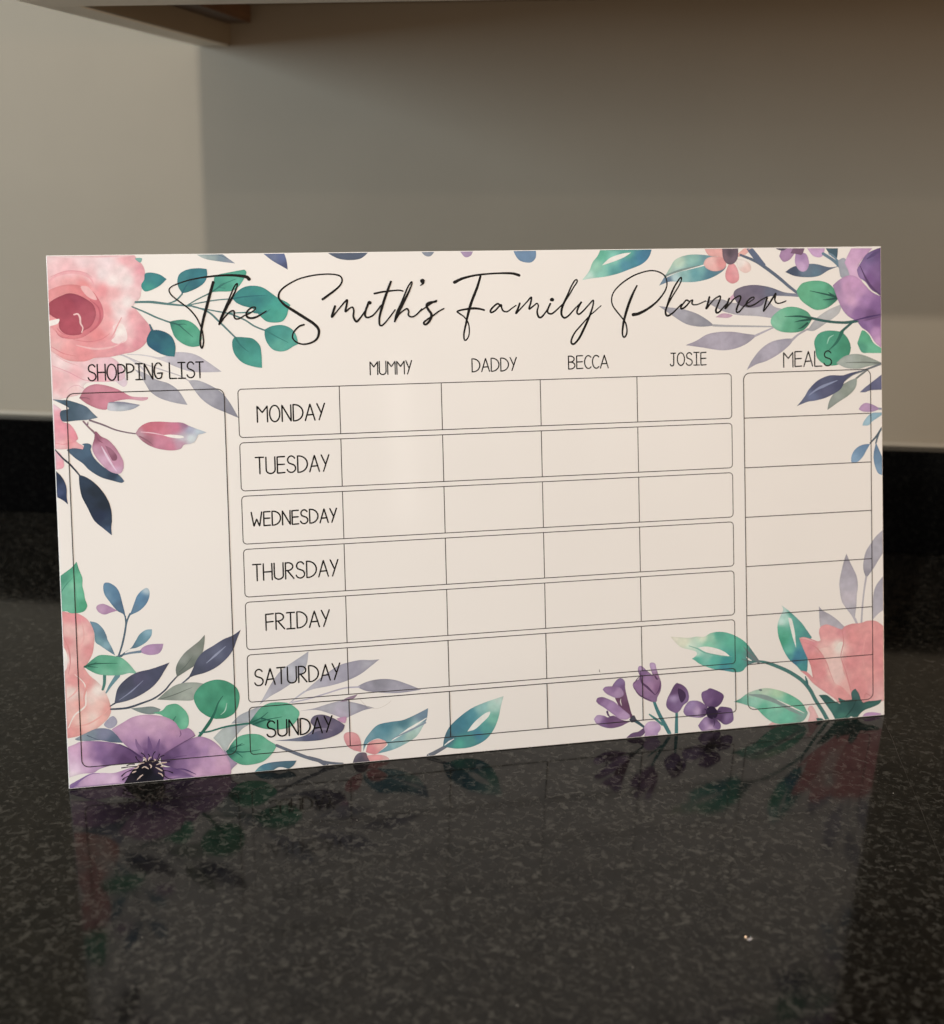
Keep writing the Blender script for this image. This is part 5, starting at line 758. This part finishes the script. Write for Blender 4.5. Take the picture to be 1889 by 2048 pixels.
S|title_lettering:4|409.0,264.2 411.9,266.0 414.5,267.7 414.1,268.7 412.3,268.1 410.0,266.0 409.4,263.9 411.1,263.1 414.8,264.2 419.3,266.9 423.1,268.7|0.52 0.52 0.67 0.89 0.74 0.6 0.52|16,16,17
S|title_lettering:4|423.1,268.2 421.9,264.4 420.6,259.9 423.8,263.6 426.8,267.8 428.8,270.6 428.2,267.4 428.6,265.5 430.2,264.6 432.8,264.9 435.5,265.9|0.9 0.9 0.6 0.68 0.83 0.83 0.68 0.6 0.53|16,16,17
'''
parts = {}
def lay(key):
    if key not in parts: parts[key] = Layer()
    return parts[key]
def unpack(s):
    return [(float(t.split(',')[0]), float(t.split(',')[1]), 1 if t.endswith('!') else 0) for t in s.replace('!', ',!').split()]
for line in ART.strip().split('\n'):
    fl = line.split('|')
    if fl[0] == 'W':
        cps = [(float(x), float(y), (int(r), int(g), int(b))) for x, y, r, g, b in (t.split(',') for t in fl[3].split())]
        wash(lay(fl[1]), unpack(fl[2]), cps, float(fl[4]))
    else:
        ws = float(1.45 if 'lettering' in fl[1] else 1.2)
        stroke(lay(fl[1]), unpack(fl[2]), [ws * float(x) for x in fl[3].split()], tuple(int(k) for k in fl[4].split(',')), .25 if 'lettering' in fl[1] else .5)
for key, L in parts.items():
    name = key.split(':')[0]
    if not L.v: continue
    build(L, name, M_black if 'lettering' in name else M_ink, pan)

# ---- ruled boxes and the tall thin capitals
def poly(L, pts, w):
    stroke(L, [(x, y, 1) for x, y in pts], [w], (28, 26, 28), 3.0)
def rrect(x0, y0, x1, y1, r):
    p = []
    for cx, cy, a0 in ((x1 - r, y1 - r, 0), (x0 + r, y1 - r, 90), (x0 + r, y0 + r, 180), (x1 - r, y0 + r, 270)):
        for k in range(7):
            a = R(a0 + 15 * k); p.append((cx + r * math.cos(a), cy + r * math.sin(a)))
    mid = ((x0 + x1) / 2, y0); 
    p = p[-7:] + p[:-7]
    return [mid] + p + [mid]
def arc(cx, cy, rx, ry, a0, a1, n=14):
    return [(cx + rx * math.cos(R(a0 + (a1 - a0) * k / n)), cy + ry * math.sin(R(a0 + (a1 - a0) * k / n))) for k in range(n + 1)]
G = {  # strokes in a cell one unit tall, with the width of the cell
 'A': (.50, [[(0, 0), (.26, 1), (.50, 0)], [(.08, .33), (.43, .35)]]),
 'B': (.40, [[(.0, 0), (.0, 1)], [(0, 1)] + arc(.10, .77, .26, .23, 90, -90) + [(0, .53)], [(0, .53)] + arc(.12, .265, .28, .265, 90, -90) + [(0, 0)]]),
 'C': (.38, [arc(.24, .5, .24, .5, 48, 312, 20)]),
 'D': (.50, [[(0, 0), (0, 1)], [(0, 1)] + arc(.05, .5, .45, .5, 85, -85, 20) + [(0, 0)]]),
 'E': (.38, [[(.38, 1), (0, .99), (0, 0), (.38, .02)], [(0, .52), (.36, .53)]]),
 'F': (.38, [[(.38, 1), (0, .98), (0, 0)], [(0, .50), (.36, .52)]]),
 'G': (.46, [arc(.24, .5, .24, .5, 40, 255, 18) + [(.30, .02), (.40, .10), (.45, .36)], [(.20, .35), (.46, .36)]]),
 'H': (.44, [[(0, 1), (0, 0)], [(.44, 1), (.44, 0)], [(0, .5), (.44, .5)]]),
 'I': (.40, [[(.2, 1), (.2, 0)], [(0, 1), (.4, 1)], [(0, 0), (.4, 0)]]),
 'J': (.40, [[(.06, 1), (.40, 1)], [(.26, 1), (.26, .18)] + arc(.13, .16, .13, .16, 0, -170, 8)]),
 'L': (.40, [[(0, 1), (0, 0), (.40, .0)]]),
 'M': (.52, [[(0, 0), (0, .97), (.26, .58), (.52, .97), (.52, 0)]]),
 'N': (.46, [[(0, 0), (0, 1), (.46, 0), (.46, 1)]]),
 'O': (.52, [arc(.26, .5, .26, .5, 90, 450, 26)]),
 'P': (.40, [[(0, 0), (0, 1)], [(0, .97)] + arc(.12, .72, .28, .26, 90, -90) + [(0, .40)]]),
 'R': (.42, [[(0, 0), (0, 1)], [(0, .98)] + arc(.12, .75, .26, .24, 90, -90) + [(0, .50)], [(.10, .50), (.42, 0)]]),
 'S': (.44, [arc(.23, .76, .19, .24, 25, 230, 12) + arc(.22, .25, .22, .25, 62, -165, 14)]),
 'T': (.42, [[(0, 1), (.42, 1)], [(.21, 1), (.21, 0)]]),
 'U': (.46, [[(0, 1), (0, .25)] + arc(.23, .24, .23, .24, 180, 360, 12) + [(.46, .25), (.46, 1)]]),
 'W': (.62, [[(0, 1), (.14, 0), (.31, .50), (.48, 0), (.62, 1)]]),
 'Y': (.40, [[(0, 1), (.20, .46)], [(.40, 1), (.10, 0)]]),
 ' ': (.22, []),
}
def word(text, x0, x1, y, h, w, parent, name='heading_lettering'):
    gap = .12 if len(text) < 12 else .10
    tot = sum(G[c][0] for c in text) + gap * (len(text) - 1)
    s = (x1 - x0) / tot; x = x0; L = Layer(); rr = random.Random(text)
    for c in text:
        cw, strokes = G[c]; dy = rr.uniform(-.012, .012) * h
        for stx in strokes:
            smooth = len(stx) > 8
            pts = [(x + u * s, y + dy + v * h, 0 if smooth else 1) for u, v in stx]
            stroke(L, pts, [w, w * 1.06, w * .97], (20, 18, 20), .5)
        x += (cw + gap) * s
    return build(L, name, M_black, parent)
LW = .50
def ruled(name, fn):
    L = Layer(); fn(L); return build(L, name, M_line, pan)
def shop(L): poly(L, rrect(7.6, 11.8, 93.2, 222.6, 4.2), LW)
sb = ruled('shopping_list_box', shop)
word('SHOPPING LIST', 19.6, 82.2, 229.3, 8.9, .80, sb)
def meals(L):
    poly(L, rrect(406.9, 11.2, 492.0, 222.0, 4.2), LW)
    for k in range(6): poly(L, [(406.9, 194.2 - 30.85 * k), (492.0, 194.2 - 30.85 * k)], LW)
mb = ruled('meals_box', meals)
word('MEALS', 433.6, 465.6, 225.0, 9.3, .80, mb)
COLX = (158.4, 218.1, 277.9, 338.2)
days = (('MONDAY', 111.3, 149.6, 202.9, 9.3), ('TUESDAY', 109.4, 151.2, 173.2, 9.4), ('WEDNESDAY', 106.0, 154.6, 143.2, 8.0), ('THURSDAY', 105.8, 154.5, 111.7, 9.4),
        ('FRIDAY', 112.2, 148.6, 82.6, 9.4), ('SATURDAY', 104.6, 153.7, 50.7, 9.4), ('SUNDAY', 110.6, 148.2, 20.0, 9.4))
for k, (d, x0, x1, y, h) in enumerate(days):
    yt = 222.0 - 30.62 * k; yb = yt - 27.6
    def row(L):
        poly(L, rrect(100.9, yb, 398.9, yt, 2.2), LW)
        for cx in COLX: poly(L, [(cx, yb), (cx, yt)], LW)
    r = ruled('day_row', row)
    word(d, x0, x1, y, h, .85, r, 'day_lettering')
for d, x0, x1 in (('MUMMY', 176.6, 200.9), ('DADDY', 236.8, 263.6), ('BECCA', 295.6, 320.3), ('JOSIE', 359.6, 382.7)):
    word(d, x0, x1, 227.9, 7.7, .74, pan, 'name_lettering')

# ------------------------------------------------------------------ small things on the worktop
def drop(loc, r, h):
    bm = bmesh.new(); n = 28; rings = []
    for j in range(7):
        a = R(90 * j / 6); rr = r * math.cos(a); z = h * math.sin(a)
        if j == 6: break
        rings.append([bm.verts.new((rr * (1 + .05 * math.sin(3 * t * 2 * math.pi / n + 1)) * math.cos(2 * math.pi * t / n), rr * .86 * math.sin(2 * math.pi * t / n), z + .0002)) for t in range(n)])
    tip = bm.verts.new((0, 0, h + .0002))
    for a, b2 in zip(rings, rings[1:]):
        for t in range(n): bm.faces.new((a[t], a[(t + 1) % n], b2[(t + 1) % n], b2[t]))
    for t in range(n): bm.faces.new((rings[-1][t], rings[-1][(t + 1) % n], tip))
    bm.faces.new(rings[0][::-1])
    o = mesh_ob('water_droplet', bm, M_drop, None, True); o.location = loc; return o
dr = drop((*(0.2795, -0.5801), 0), .0018, .0004); tag(dr, 'small clear water droplet lying on the granite in front of the planner', 'droplet')
bm = bmesh.new()
for x, y, r in [(-0.051, -0.5916, 0.00022), (0.006, -0.6208, 0.00022), (0.0353, -0.6235, 0.00018), (0.0788, -0.5093, 0.00022), (0.0456, -0.5092, 0.00022), (0.3697, -0.4369, 0.00032), (0.3192, -0.4839, 0.00022), (0.2276, -0.6082, 0.00028), (0.1608, -0.5217, 0.00022), (0.3565, -0.5139, 0.00022), (0.1801, -0.6401, 0.00028), (0.3315, -0.5185, 0.00022), (0.1682, -0.5567, 0.00018)]:
    bmesh.ops.create_icosphere(bm, subdivisions=1, radius=r, matrix=Matrix.Translation((x, y, r * .5 + .0001)) @ Matrix.Rotation(rng.uniform(0, 3), 4, 'Z') @ Matrix.Diagonal((1.2, .8, .6, 1)))
du = mesh_ob('dust', bm, M_dust); tag(du, 'tiny pale dust specks scattered on the dark granite', 'dust', kind='stuff')
bm = bmesh.new(); (sx0, sy0), (sx1, sy1) = ((0.3814, -0.3437), (0.3815, -0.5026))
d = Vector((sx1 - sx0, sy1 - sy0, 0)); nn = Vector((-d.y, d.x, 0)).normalized() * .00009; prev = None
for k in range(13):
    p = Vector((sx0, sy0, .00005)) + d * (k / 12) + nn * rng.uniform(-3, 3)
    wv = .3 + rng.random()
    cur = (bm.verts.new(p + nn * wv), bm.verts.new(p - nn * wv))
    if prev: bm.faces.new((prev[0], prev[1], cur[1], cur[0]))
    prev = cur
mesh_ob('scratch', bm, M_scratch, top)
